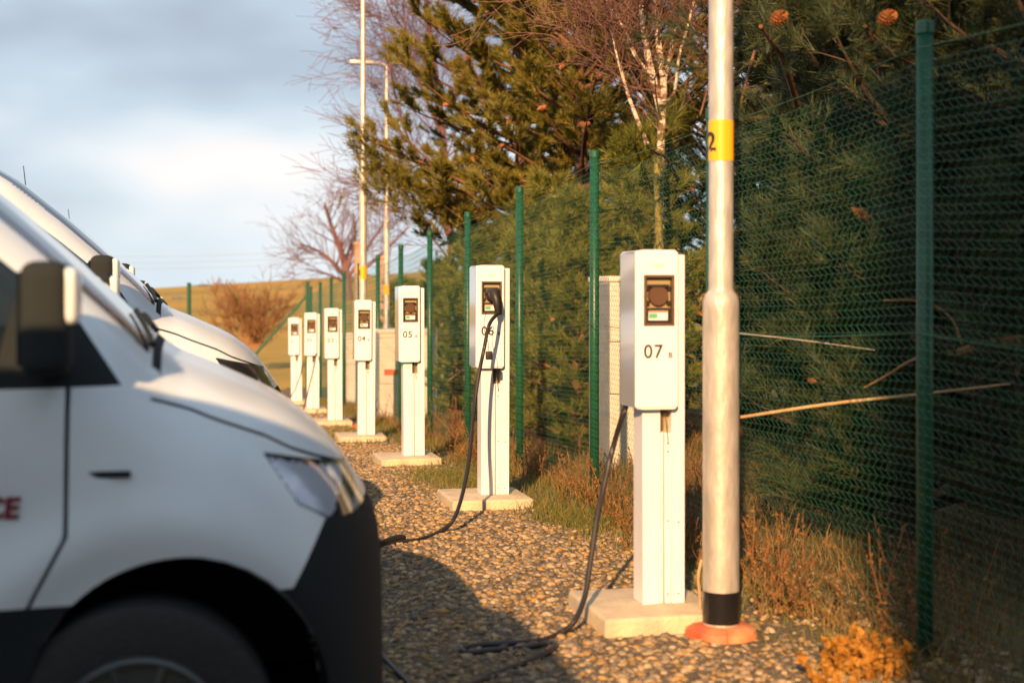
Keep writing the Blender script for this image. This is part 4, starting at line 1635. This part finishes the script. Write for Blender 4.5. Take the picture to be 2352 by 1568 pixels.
link_mesh('needles', np_mesh('needles', V, Fc), M['needles'], bo)


# unseen building added behind the viewer to shade the right-hand fence and pines
M['render_wall'] = mat('wall_render', (.42, .40, .36), .9, col2=(.36, .34, .31), scale=2, bump=.2)
M['roof_sheet'] = mat('roof_sheet', (.16, .15, .15), .6)
hb = empty('shade_building', (-2.9, -14, 0))
tag(hb, 'plain rendered building added behind the viewer for its shade, out of the picture', 'building')
mb = MB()
mb.box(0, 14, 0, 6, -.2, 8.2)
mb.build('wall', M['render_wall'], hb)
mb = MB()
mb.box(-.15, 14.15, -.15, 6.15, 8.2, 8.45)
mb.build('roof', M['roof_sheet'], hb)
for k_ in range(10):
    mb = MB()
    wx_, wz_ = 1.2 + 2.6 * (k_ % 5), 1.0 + 3.6 * (k_ // 5)
    mb.box(wx_, wx_ + 1.2, 6.003, 6.05, wz_, wz_ + 1.4)
    wn_ = mb.build('window', M['cabinet_white'], hb)
    mb = MB()
    mb.box(wx_ + .07, wx_ + 1.13, 6.052, 6.056, wz_ + .07, wz_ + 1.33)
    mb.build('pane', M['glass'], wn_)


# bare trees
def bare_tree(loc, stems, name, label, bark, twigm, seed, twig_len=.9, depth=4, kids=4, r_min=.0035, droop=0.0, group=None, spread=.55, cat='tree', start=.25, trunk_name='trunk'):
    rnd = np.random.default_rng(seed)
    root = empty(name, loc)
    tag(root, label, cat, group)
    fine = []

    def grow(p, d_, ln, r_, lv):
        ns = 4
        st_ = ln / ns
        for s_ in range(ns):
            d2 = d_ + rnd.normal(0, .11, 3) + np.array([0, 0, -droop * (lv == 0 or lv == 1) + .04])
            d2 /= np.linalg.norm(d2)
            q = p + d2 * st_
            r2 = max(r_ * (1 - (s_ + 1) / ns * .6), r_min)
            fine.append([*p, *q, max(r_ * (1 - s_ / ns * .6), r_min), r2])
            if lv > 0 and s_ >= 1:
                for _ in range(max(1, kids // 3 + (rnd.random() < .5))):
                    v = rnd.normal(0, 1, 3)
                    v -= d2 * v.dot(d2)
                    v /= np.linalg.norm(v)
                    dd = d2 + v * spread * rnd.uniform(.7, 1.5)
                    dd /= np.linalg.norm(dd)
                    grow(q, dd, ln * rnd.uniform(.45, .75), r2 * .6, lv - 1)
            p, d_ = q, d2

    for si, (pts, r0, r1) in enumerate(stems):
        P = spline(pts, 6)
        n_ = len(P)
        mb = MB()
        mb.tube(P, [r0 + (r1 - r0) * i / (n_ - 1) for i in range(n_)], 8)
        mb.build(trunk_name if si == 0 else 'stem', bark, root, smooth=True)
        for i in range(int(n_ * start), n_ - 1):
            d_ = np.array(P[i + 1] - P[i])
            d_ /= np.linalg.norm(d_)
            for _ in range(kids // 2 + 1 if i % 2 == 0 else 1):
                v = rnd.normal(0, 1, 3)
                v -= d_ * v.dot(d_)
                v /= np.linalg.norm(v)
                dd = d_ * .8 + v * rnd.uniform(.5, 1.1)
                dd /= np.linalg.norm(dd)
                rr_ = r0 + (r1 - r0) * i / (n_ - 1)
                grow(np.array(P[i]), dd, twig_len * rnd.uniform(.5, 1.1), max(rr_ * .35, r_min * 1.4), depth - 2)
    V, Fc = tubes_np(fine, 3)
    link_mesh('twigs', np_mesh('twigs', V, Fc), twigm, root)
    return root


def loc_pts(base, arr):
    b_ = Vector(base)
    return [Vector(at(*a)) - b_ for a in arr]


bb_ = on(1520, 12.6)
bare_tree(bb_, [
    (loc_pts(bb_, [(1516, 1000, 12.6), (1514, 760, 12.6), (1514, 520, 12.6), (1518, 330, 12.6), (1524, 200, 12.6), (1512, 90, 12.6), (1506, -60, 12.6)]), .048, .022),
    (loc_pts(bb_, [(1519, 260, 12.6), (1500, 180, 12.55), (1480, 80, 12.5), (1470, -60, 12.5)]), .036, .026),
    (loc_pts(bb_, [(1486, 330, 12.4), (1462, 270, 12.3), (1440, 210, 12.3), (1418, 130, 12.2), (1404, 70, 12.2)]), .022, .007),
    (loc_pts(bb_, [(1500, 178, 12.5), (1460, 130, 12.4), (1430, 60, 12.4), (1385, -10, 12.3)]), .020, .010),
    (loc_pts(bb_, [(1522, 235, 12.6), (1548, 215, 12.5), (1560, 130, 12.4), (1580, 60, 12.4), (1600, -20, 12.3)]), .016, .010),
    (loc_pts(bb_, [(1524, 200, 12.6), (1540, 120, 12.7), (1556, 40, 12.8), (1566, -40, 12.8)]), .018, .012),
], 'birch_tree', 'bare birch with pale forked stems, left of the lamp post numbered 2', M['birch_bark'], M['twig'], 71, twig_len=.75, depth=4, kids=5, r_min=.0028,
    start=.5, spread=.6)
# the old lichen-covered lower stem in front
mb = MB()
pts = [Vector(at(1516, 1010, 12.2)), Vector(at(1514, 800, 12.2)), Vector(at(1517, 620, 12.2)), Vector(at(1512, 500, 12.2)), Vector(at(1510, 400, 12.2)), Vector(at(1513, 345, 12.2))]
ls = empty('dead_tree', tuple(on(1516, 12.2)))
tag(ls, 'lichen-yellow dead stem standing behind the fence under the birch fork', 'tree')
mb.tube(to_local(ls, spline(pts, 5)), .032, 8)
mb.build('trunk', M['lichen'], ls, smooth=True)
rnd = np.random.default_rng(73)
P = np.array([np.array(Vector(pts[5]).lerp(pts[2], t_)) for t_ in rnd.random(130)]) - np.array(ls.location)
P += rnd.normal(0, .02, P.shape)
D = rnd.normal(0, 1, P.shape) * np.array([1, 1, .4])
D /= np.linalg.norm(D, axis=1, keepdims=True)
V, Fc = needles_np(P, D, 16, .05, .006, rnd, axis_len=.08)
link_mesh('sprigs', np_mesh('sprigs', V, Fc), M['spruce'], ls)
# spruce sprigs left of the near lamp post
for (px_, py_p, sd_) in ((1608, 170, 81), (1690, 185, 82)):
    rnd = np.random.default_rng(sd_)
    c0 = np.array(at(px_, py_p, 8.6))
    s_ = empty('spruce_branch', tuple(c0))
    tag(s_, 'pale green spruce sprigs ' + ('left' if px_ < 1650 else 'right') + ' of the near lamp post, above the fence', 'spruce branch', 'spruce sprigs by the lamp post')
    P, D, segs = [], [], []
    for k_ in range(9):
        o_ = np.array([rnd.normal(0, .04), rnd.normal(0, .08), -.22 + .055 * k_])
        d_ = np.array([-.8 if px_ < 1650 else .3, -.3, .15]) + rnd.normal(0, .2, 3)
        d_ /= np.linalg.norm(d_)
        segs.append([*o_, *(o_ + d_ * .16), .003, .0015])
        for t_ in np.linspace(0, .16, 9):
            P.append(o_ + d_ * t_)
            D.append(d_)
    segs.append([0, 0, -.25, .3, .4, .3, .008, .012])
    V, Fc = tubes_np(segs, 4)
    link_mesh('stems', np_mesh('stems', V, Fc), M['bark'], s_)
    V, Fc = needles_np(np.array(P), np.array(D), 14, .022, .0028, rnd, spread=1.2, axis_len=.02)
    link_mesh('needles', np_mesh('needles', V, Fc), M['spruce'], s_)

b2 = on(1030, 25.0)
bare_tree(b2, [
    (loc_pts(b2, [(1040, 700, 25), (1030, 450, 25), (1005, 200, 25), (980, 20, 25), (960, -150, 25)]), .07, .03),
    (loc_pts(b2, [(1035, 560, 25), (985, 420, 24.8), (930, 300, 24.6), (900, 180, 24.5), (880, 60, 24.5)]), .035, .012),
    (loc_pts(b2, [(1010, 300, 25), (960, 180, 24.8), (930, 60, 24.6), (925, -60, 24.6)]), .030, .012),
    (loc_pts(b2, [(1035, 600, 25), (990, 540, 24.8), (950, 470, 24.6), (905, 420, 24.6)]), .022, .008),
    (loc_pts(b2, [(1000, 200, 25), (960, 110, 25.2), (900, 30, 25.2), (870, -60, 25.2)]), .022, .010),
], 'bare_tree', 'bare purple-brown tree behind the tall pine, its twigs against the sky', M['twig_far'], M['twig_far'], 91, twig_len=1.15, depth=4, kids=4,
    r_min=.0036, droop=.05, start=.12, group='bare trees beyond the fence')
b3 = on(800, 52.0)
bare_tree(b3, [
    (loc_pts(b3, [(802, 690, 52), (790, 600, 52), (765, 530, 51.8), (745, 470, 51.6)]), .16, .04),
    (loc_pts(b3, [(796, 640, 52), (762, 600, 51.6), (728, 575, 51.4), (690, 560, 51)]), .09, .03),
    (loc_pts(b3, [(795, 620, 52), (815, 560, 52), (812, 490, 52)]), .08, .03),
    (loc_pts(b3, [(798, 650, 52), (748, 628, 51.4), (702, 618, 51)]), .06, .02),
    (loc_pts(b3, [(798, 640, 52), (850, 560, 52.5), (890, 500, 52.8)]), .08, .03),
    (loc_pts(b3, [(800, 650, 52), (880, 580, 52.5), (940, 520, 52.8)]), .07, .03),
], 'bare_tree', 'bare reddish tree beyond the far end of the fence, left of the far lamp post', M['twig_far'], M['twig_far'], 92, twig_len=1.3, depth=4, kids=2,
    r_min=.0055, start=.2, group='bare trees beyond the fence')
b4 = on(585, 46.0)
bare_tree(b4, [(loc_pts(b4, [(585 + dx, 800, 46), (585 + dx * 3, 760, 46), (585 + dx * 6, 705, 46)]), .05, .015) for dx in (-13, -8, -4, 0, 4, 8)],
          'bare_bush', 'brown leafless bush on the field, left of the green brace', M['bush'], M['bush'], 93, twig_len=.85, depth=4, kids=3, r_min=.007, start=.05, cat='bush', trunk_name='stem')


# ------------------------------------------------------------------ grass and weeds
def blades(n, fx, hmin, hmax, wdt, rnd, bend=.5):
    x, y = fx(n)
    n = len(x)
    z = gz(x, y)
    h = hmin + (hmax - hmin) * rnd.random(n) ** 1.6
    a = rnd.uniform(0, 2 * np.pi, n)
    ln = rnd.normal(0, bend, (n, 2)) * h[:, None]
    sx, sy_ = np.cos(a) * wdt / 2, np.sin(a) * wdt / 2
    b0 = np.stack([x - sx, y - sy_, z - .01], 1)
    b1 = np.stack([x + sx, y + sy_, z - .01], 1)
    m0 = np.stack([x - sx * .7 + ln[:, 0] * .35, y - sy_ * .7 + ln[:, 1] * .35, z + h * .6], 1)
    m1 = np.stack([x + sx * .7 + ln[:, 0] * .35, y + sy_ * .7 + ln[:, 1] * .35, z + h * .6], 1)
    tp_ = np.stack([x + ln[:, 0], y + ln[:, 1], z + h], 1)
    V = np.stack([b0, b1, m0, m1, tp_], 1).reshape(-1, 3)
    k_ = (np.arange(n) * 5)[:, None]
    Fc = np.concatenate([k_ + [0, 1, 3], k_ + [0, 3, 2], k_ + [2, 3, 4]])
    return V, Fc


rg = np.random.default_rng(101)


def f_behind(n):
    x = 2.5 + 4.5 * rg.random(n) ** 1.3
    y = rg.uniform(3.5, 24, n)
    return x, y


V, Fc = blades(60000, f_behind, .03, .17, .006, rg)
tag(link_mesh('dry_grass', np_mesh('dry_grass', V, Fc), M['grass_dry']), 'dry brown grass on the ground behind the fence', kind='stuff')


def f_edge(n):
    y = rg.uniform(4.2, 26, n)
    x = 2.42 + rg.normal(0, .16, n)
    k_ = (np.sin(y * 2.3) + np.sin(y * 5.1 + 2)) > rg.normal(-.6, .8, n)
    return x[k_], y[k_]


V, Fc = blades(14000, f_edge, .03, .13, .005, rg)
V2, F2 = blades(5000, lambda n: (1.98 + rg.normal(0, .17, n), 10.35 + rg.normal(0, .55, n)), .02, .075, .005, rg)
V3, F3 = blades(2500, lambda n: (1.75 + rg.normal(0, .3, n), 16.3 + rg.normal(0, .9, n)), .02, .08, .007, rg)
V4, F4 = blades(2500, lambda n: (2.25 + rg.normal(0, .12, n), 8.2 + rg.normal(0, .35, n)), .03, .10, .005, rg)
o1, o2, o3 = len(V), len(V) + len(V2), len(V) + len(V2) + len(V3)
tag(link_mesh('verge_grass', np_mesh('verge_grass', np.concatenate([V, V2, V3, V4]), np.concatenate([Fc, F2 + o1, F3 + o2, F4 + o3])), M['grass_green']),
    'low green and straw grass at the edge of the gravel', kind='stuff')


def leaves_np(P, size, rnd):
    """broad cupped leaves, eight-sided"""
    n = len(P)
    a = rnd.normal(size=(n, 3))
    a /= np.linalg.norm(a, axis=1, keepdims=True)
    b_ = np.cross(a, rnd.normal(size=(n, 3)))
    b_ /= np.linalg.norm(b_, axis=1, keepdims=True)
    c_ = np.cross(a, b_)
    sz = size * rnd.uniform(.6, 1.3, (n, 1, 1))
    t_ = np.arange(8) * np.pi / 4
    r_ = np.array([1.25, .72, .9, .7, 1.0, .7, .9, .72])
    ring = (a[:, None] * (np.cos(t_) * r_)[None, :, None] + b_[:, None] * (np.sin(t_) * r_ * .8)[None, :, None]) * sz
    ring = ring + c_[:, None] * (np.array([.0, .2, .3, .2, 0, .2, .3, .2])[None, :, None]) * sz
    V = np.concatenate([P[:, None], P[:, None] + ring], 1)
    i = np.arange(8)
    f_ = np.stack([np.zeros(8, int), i + 1, (i + 1) % 8 + 1], 1)
    return V.reshape(-1, 3), (f_[None] + (np.arange(n) * 9)[:, None, None]).reshape(-1, 3)


def weed(x, y, H_, wd, n_st, label, seed, material=None, leaf=.010, cat='weed', name='dry_weed', leaves=9, group='dry weeds at the foot of the fence'):
    rnd = np.random.default_rng(seed)
    r_ = empty(name, (x, y, gzf(x, y)))
    tag(r_, label, cat, group)
    segs, P, D = [], [], []
    for k_ in range(n_st):
        p = np.array([rnd.normal(0, wd * .35), rnd.normal(0, wd * .35), -.01])
        d_ = np.array([rnd.normal(0, .35), rnd.normal(0, .35), 1.0])
        d_ /= np.linalg.norm(d_)
        ln = H_ * rnd.uniform(.45, 1.05)
        for s_ in range(5):
            d2 = d_ + rnd.normal(0, .14, 3)
            d2 /= np.linalg.norm(d2)
            q = p + d2 * ln / 5
            segs.append([*p, *q, .0024, .0018])
            for _ in range(leaves // 5 + 1):
                P.append(p + (q - p) * rnd.random())
                dd = d2 * .6 + rnd.normal(0, .6, 3)
                D.append(dd / np.linalg.norm(dd))
            p, d_ = q, d2
    V, Fc = tubes_np(segs, 4)
    link_mesh('stalks', np_mesh('stalks', V, Fc), material or M['weed'], r_)['kind'] = 'stuff'
    P, D = np.array(P), np.array(D)
    if material is not None:
        V, Fc = leaves_np(P, leaf * .62, rnd)
    else:
        V, Fc = needles_np(P, D, 3, leaf * 1.9, leaf, rnd, spread=.8, axis_len=.02)
    link_mesh('leaves', np_mesh('leaves', V, Fc), material or M['weed'], r_)['kind'] = 'stuff'


wl_ = [(2.36, 11.9, .62, .30, 34, 'tall rusty weed clump at the fence, right of charging post 05'),
       (2.50, 11.2, .42, .35, 26, 'rusty weed clump at the fence between posts 05 and 06'),
       (2.52, 10.2, .34, .35, 24, 'brown weeds at the fence just left of post 06'),
       (2.46, 8.55, .40, .32, 34, 'rusty weed clump at the fence, right behind post 06'),
       (2.50, 7.8, .36, .38, 40, 'broad brown weed clump at the fence, between posts 06 and 07'),
       (2.46, 7.15, .36, .32, 36, 'orange-brown weeds at the fence, behind the hanging cable'),
       (2.34, 6.55, .34, .26, 30, 'orange-brown weeds just left of charging post 07'),
       (2.62, 6.2, .40, .32, 30, 'dark weeds between charging post 07 and the lamp post'),
       (2.48, 5.55, .44, .24, 28, 'tangled brown weeds right of the lamp post foot'),
       (2.74, 4.95, .50, .32, 34, 'tangled dark weeds under the nearest fence post'),
       (3.02, 5.6, .40, .38, 30, 'brown weeds under the big dark pine'),
       (3.15, 4.5, .50, .38, 30, 'dark weeds at the lower right corner, behind the fence'),
       (2.45, 14.9, .50, .30, 26, 'rusty weeds at the fence, right of charging post 04'),
       (2.45, 18.3, .45, .35, 22, 'rusty weeds at the fence near charging post 03'),
       (3.15, 7.6, .34, .4, 30, 'brown weeds behind the fence in front of the pale cabinet'),
       (3.4, 8.7, .34, .4, 30, 'sunlit weeds behind the fence at the foot of the pines'),
       (2.9, 9.6, .30, .4, 26, 'low weeds behind the fence left of the pale cabinet')]
for i, (x, y, h_, wd, ns_, lab) in enumerate(wl_):
    weed(x, y, h_, wd, ns_, lab, 200 + i)
# sunlit clump of golden leaves at the lower right corner
g0 = on_ground(1985, 1560)
weed(g0[0] + .02, g0[1] + .05, .19, .19, 44, 'golden sunlit clump of dry leaves at the lower right, on the gravel edge', 260, M['leaf_gold'], leaf=.030, cat='dry plant',
     name='golden_leaf_clump', leaves=16, group=None)
g0 = on_ground(1910, 1600)
weed(g0[0], g0[1], .09, .09, 16, 'smaller golden clump of dry leaves left of the larger one at the lower right', 261, M['leaf_gold'], leaf=.028, cat='dry plant',
     name='golden_leaf_clump', leaves=25, group=None)
# dry stalk against the near lamp post
st_ = empty('dry_stalk', on_ground(1606, 1445))
tag(st_, 'pale dry stalk standing against the left of the near lamp post foot', 'dry plant')
mb = MB()
mb.tube(spline([(0, 0, -.05), (.004, 0, .1), (-.004, 0, .2), (.01, 0, .27)], 4), .006, 6)
mb.build('stem', M['straw'], st_, smooth=True)

# bare branches under the dark pine
brs = [([at(1700, 958, 5.9), at(1900, 928, 5.8), at(2110, 905, 5.7), at(2320, 881, 5.6)], [.0065, .0065, .006, .005], 'straw',
        'long pale dry stick leaning across the fence right of the lamp post'),
       ([at(2130, 812, 5.9), at(2200, 808, 5.9), at(2260, 792, 5.9), at(2380, 780, 5.9)], [.010, .016, .026, .030], 'branch',
        'thick sunlit dead branch right of the nearest fence post'),
       ([at(2030, 690, 6.0), at(2100, 690, 6.0), at(2150, 703, 6.0), at(2190, 738, 6.0), at(2210, 790, 6.0)], [.005, .006, .006, .006, .007], 'branch',
        'thin curved dead twig arching behind the nearest fence post'),
       ([at(1985, 890, 6.1), at(2040, 860, 6.05), at(2100, 825, 6.0), at(2180, 812, 6.0)], [.004, .006, .007, .008], 'branch',
        'forked dead twig left of the nearest fence post'),
       ([at(2130, 800, 5.95), at(2150, 780, 5.95), at(2175, 778, 5.95), at(2200, 800, 5.95)], [.005, .006, .006, .006], 'branch',
        'small hooked dead twig above the thick branch'),
       ([at(2340, 830, 6.1), at(2330, 900, 6.1), at(2315, 960, 6.1)], [.010, .016, .014], 'branch', 'short hanging dead branch at the right edge')]
for pts, rad_, mt, lab in brs:
    r_ = empty('dead_branch', pts[0])
    tag(r_, lab, 'dead branch')
    sp = to_local(r_, spline(pts, 6))
    rr_ = np.interp(np.linspace(0, 1, len(sp)), np.linspace(0, 1, len(rad_)), rad_)
    mb = MB()
    mb.tube(sp, list(rr_), 7)
    mb.build('stem', M[mt], r_, smooth=True)
mb = MB()
mb.tube(spline([at(1698, 765, 6.2), at(1850, 782, 6.1), at(2010, 804, 6.0)], 6), .0022, 5)
tag(mb.build('slack_wire', M['galv']), 'thin pale slack wire right of the near lamp post', 'wire')
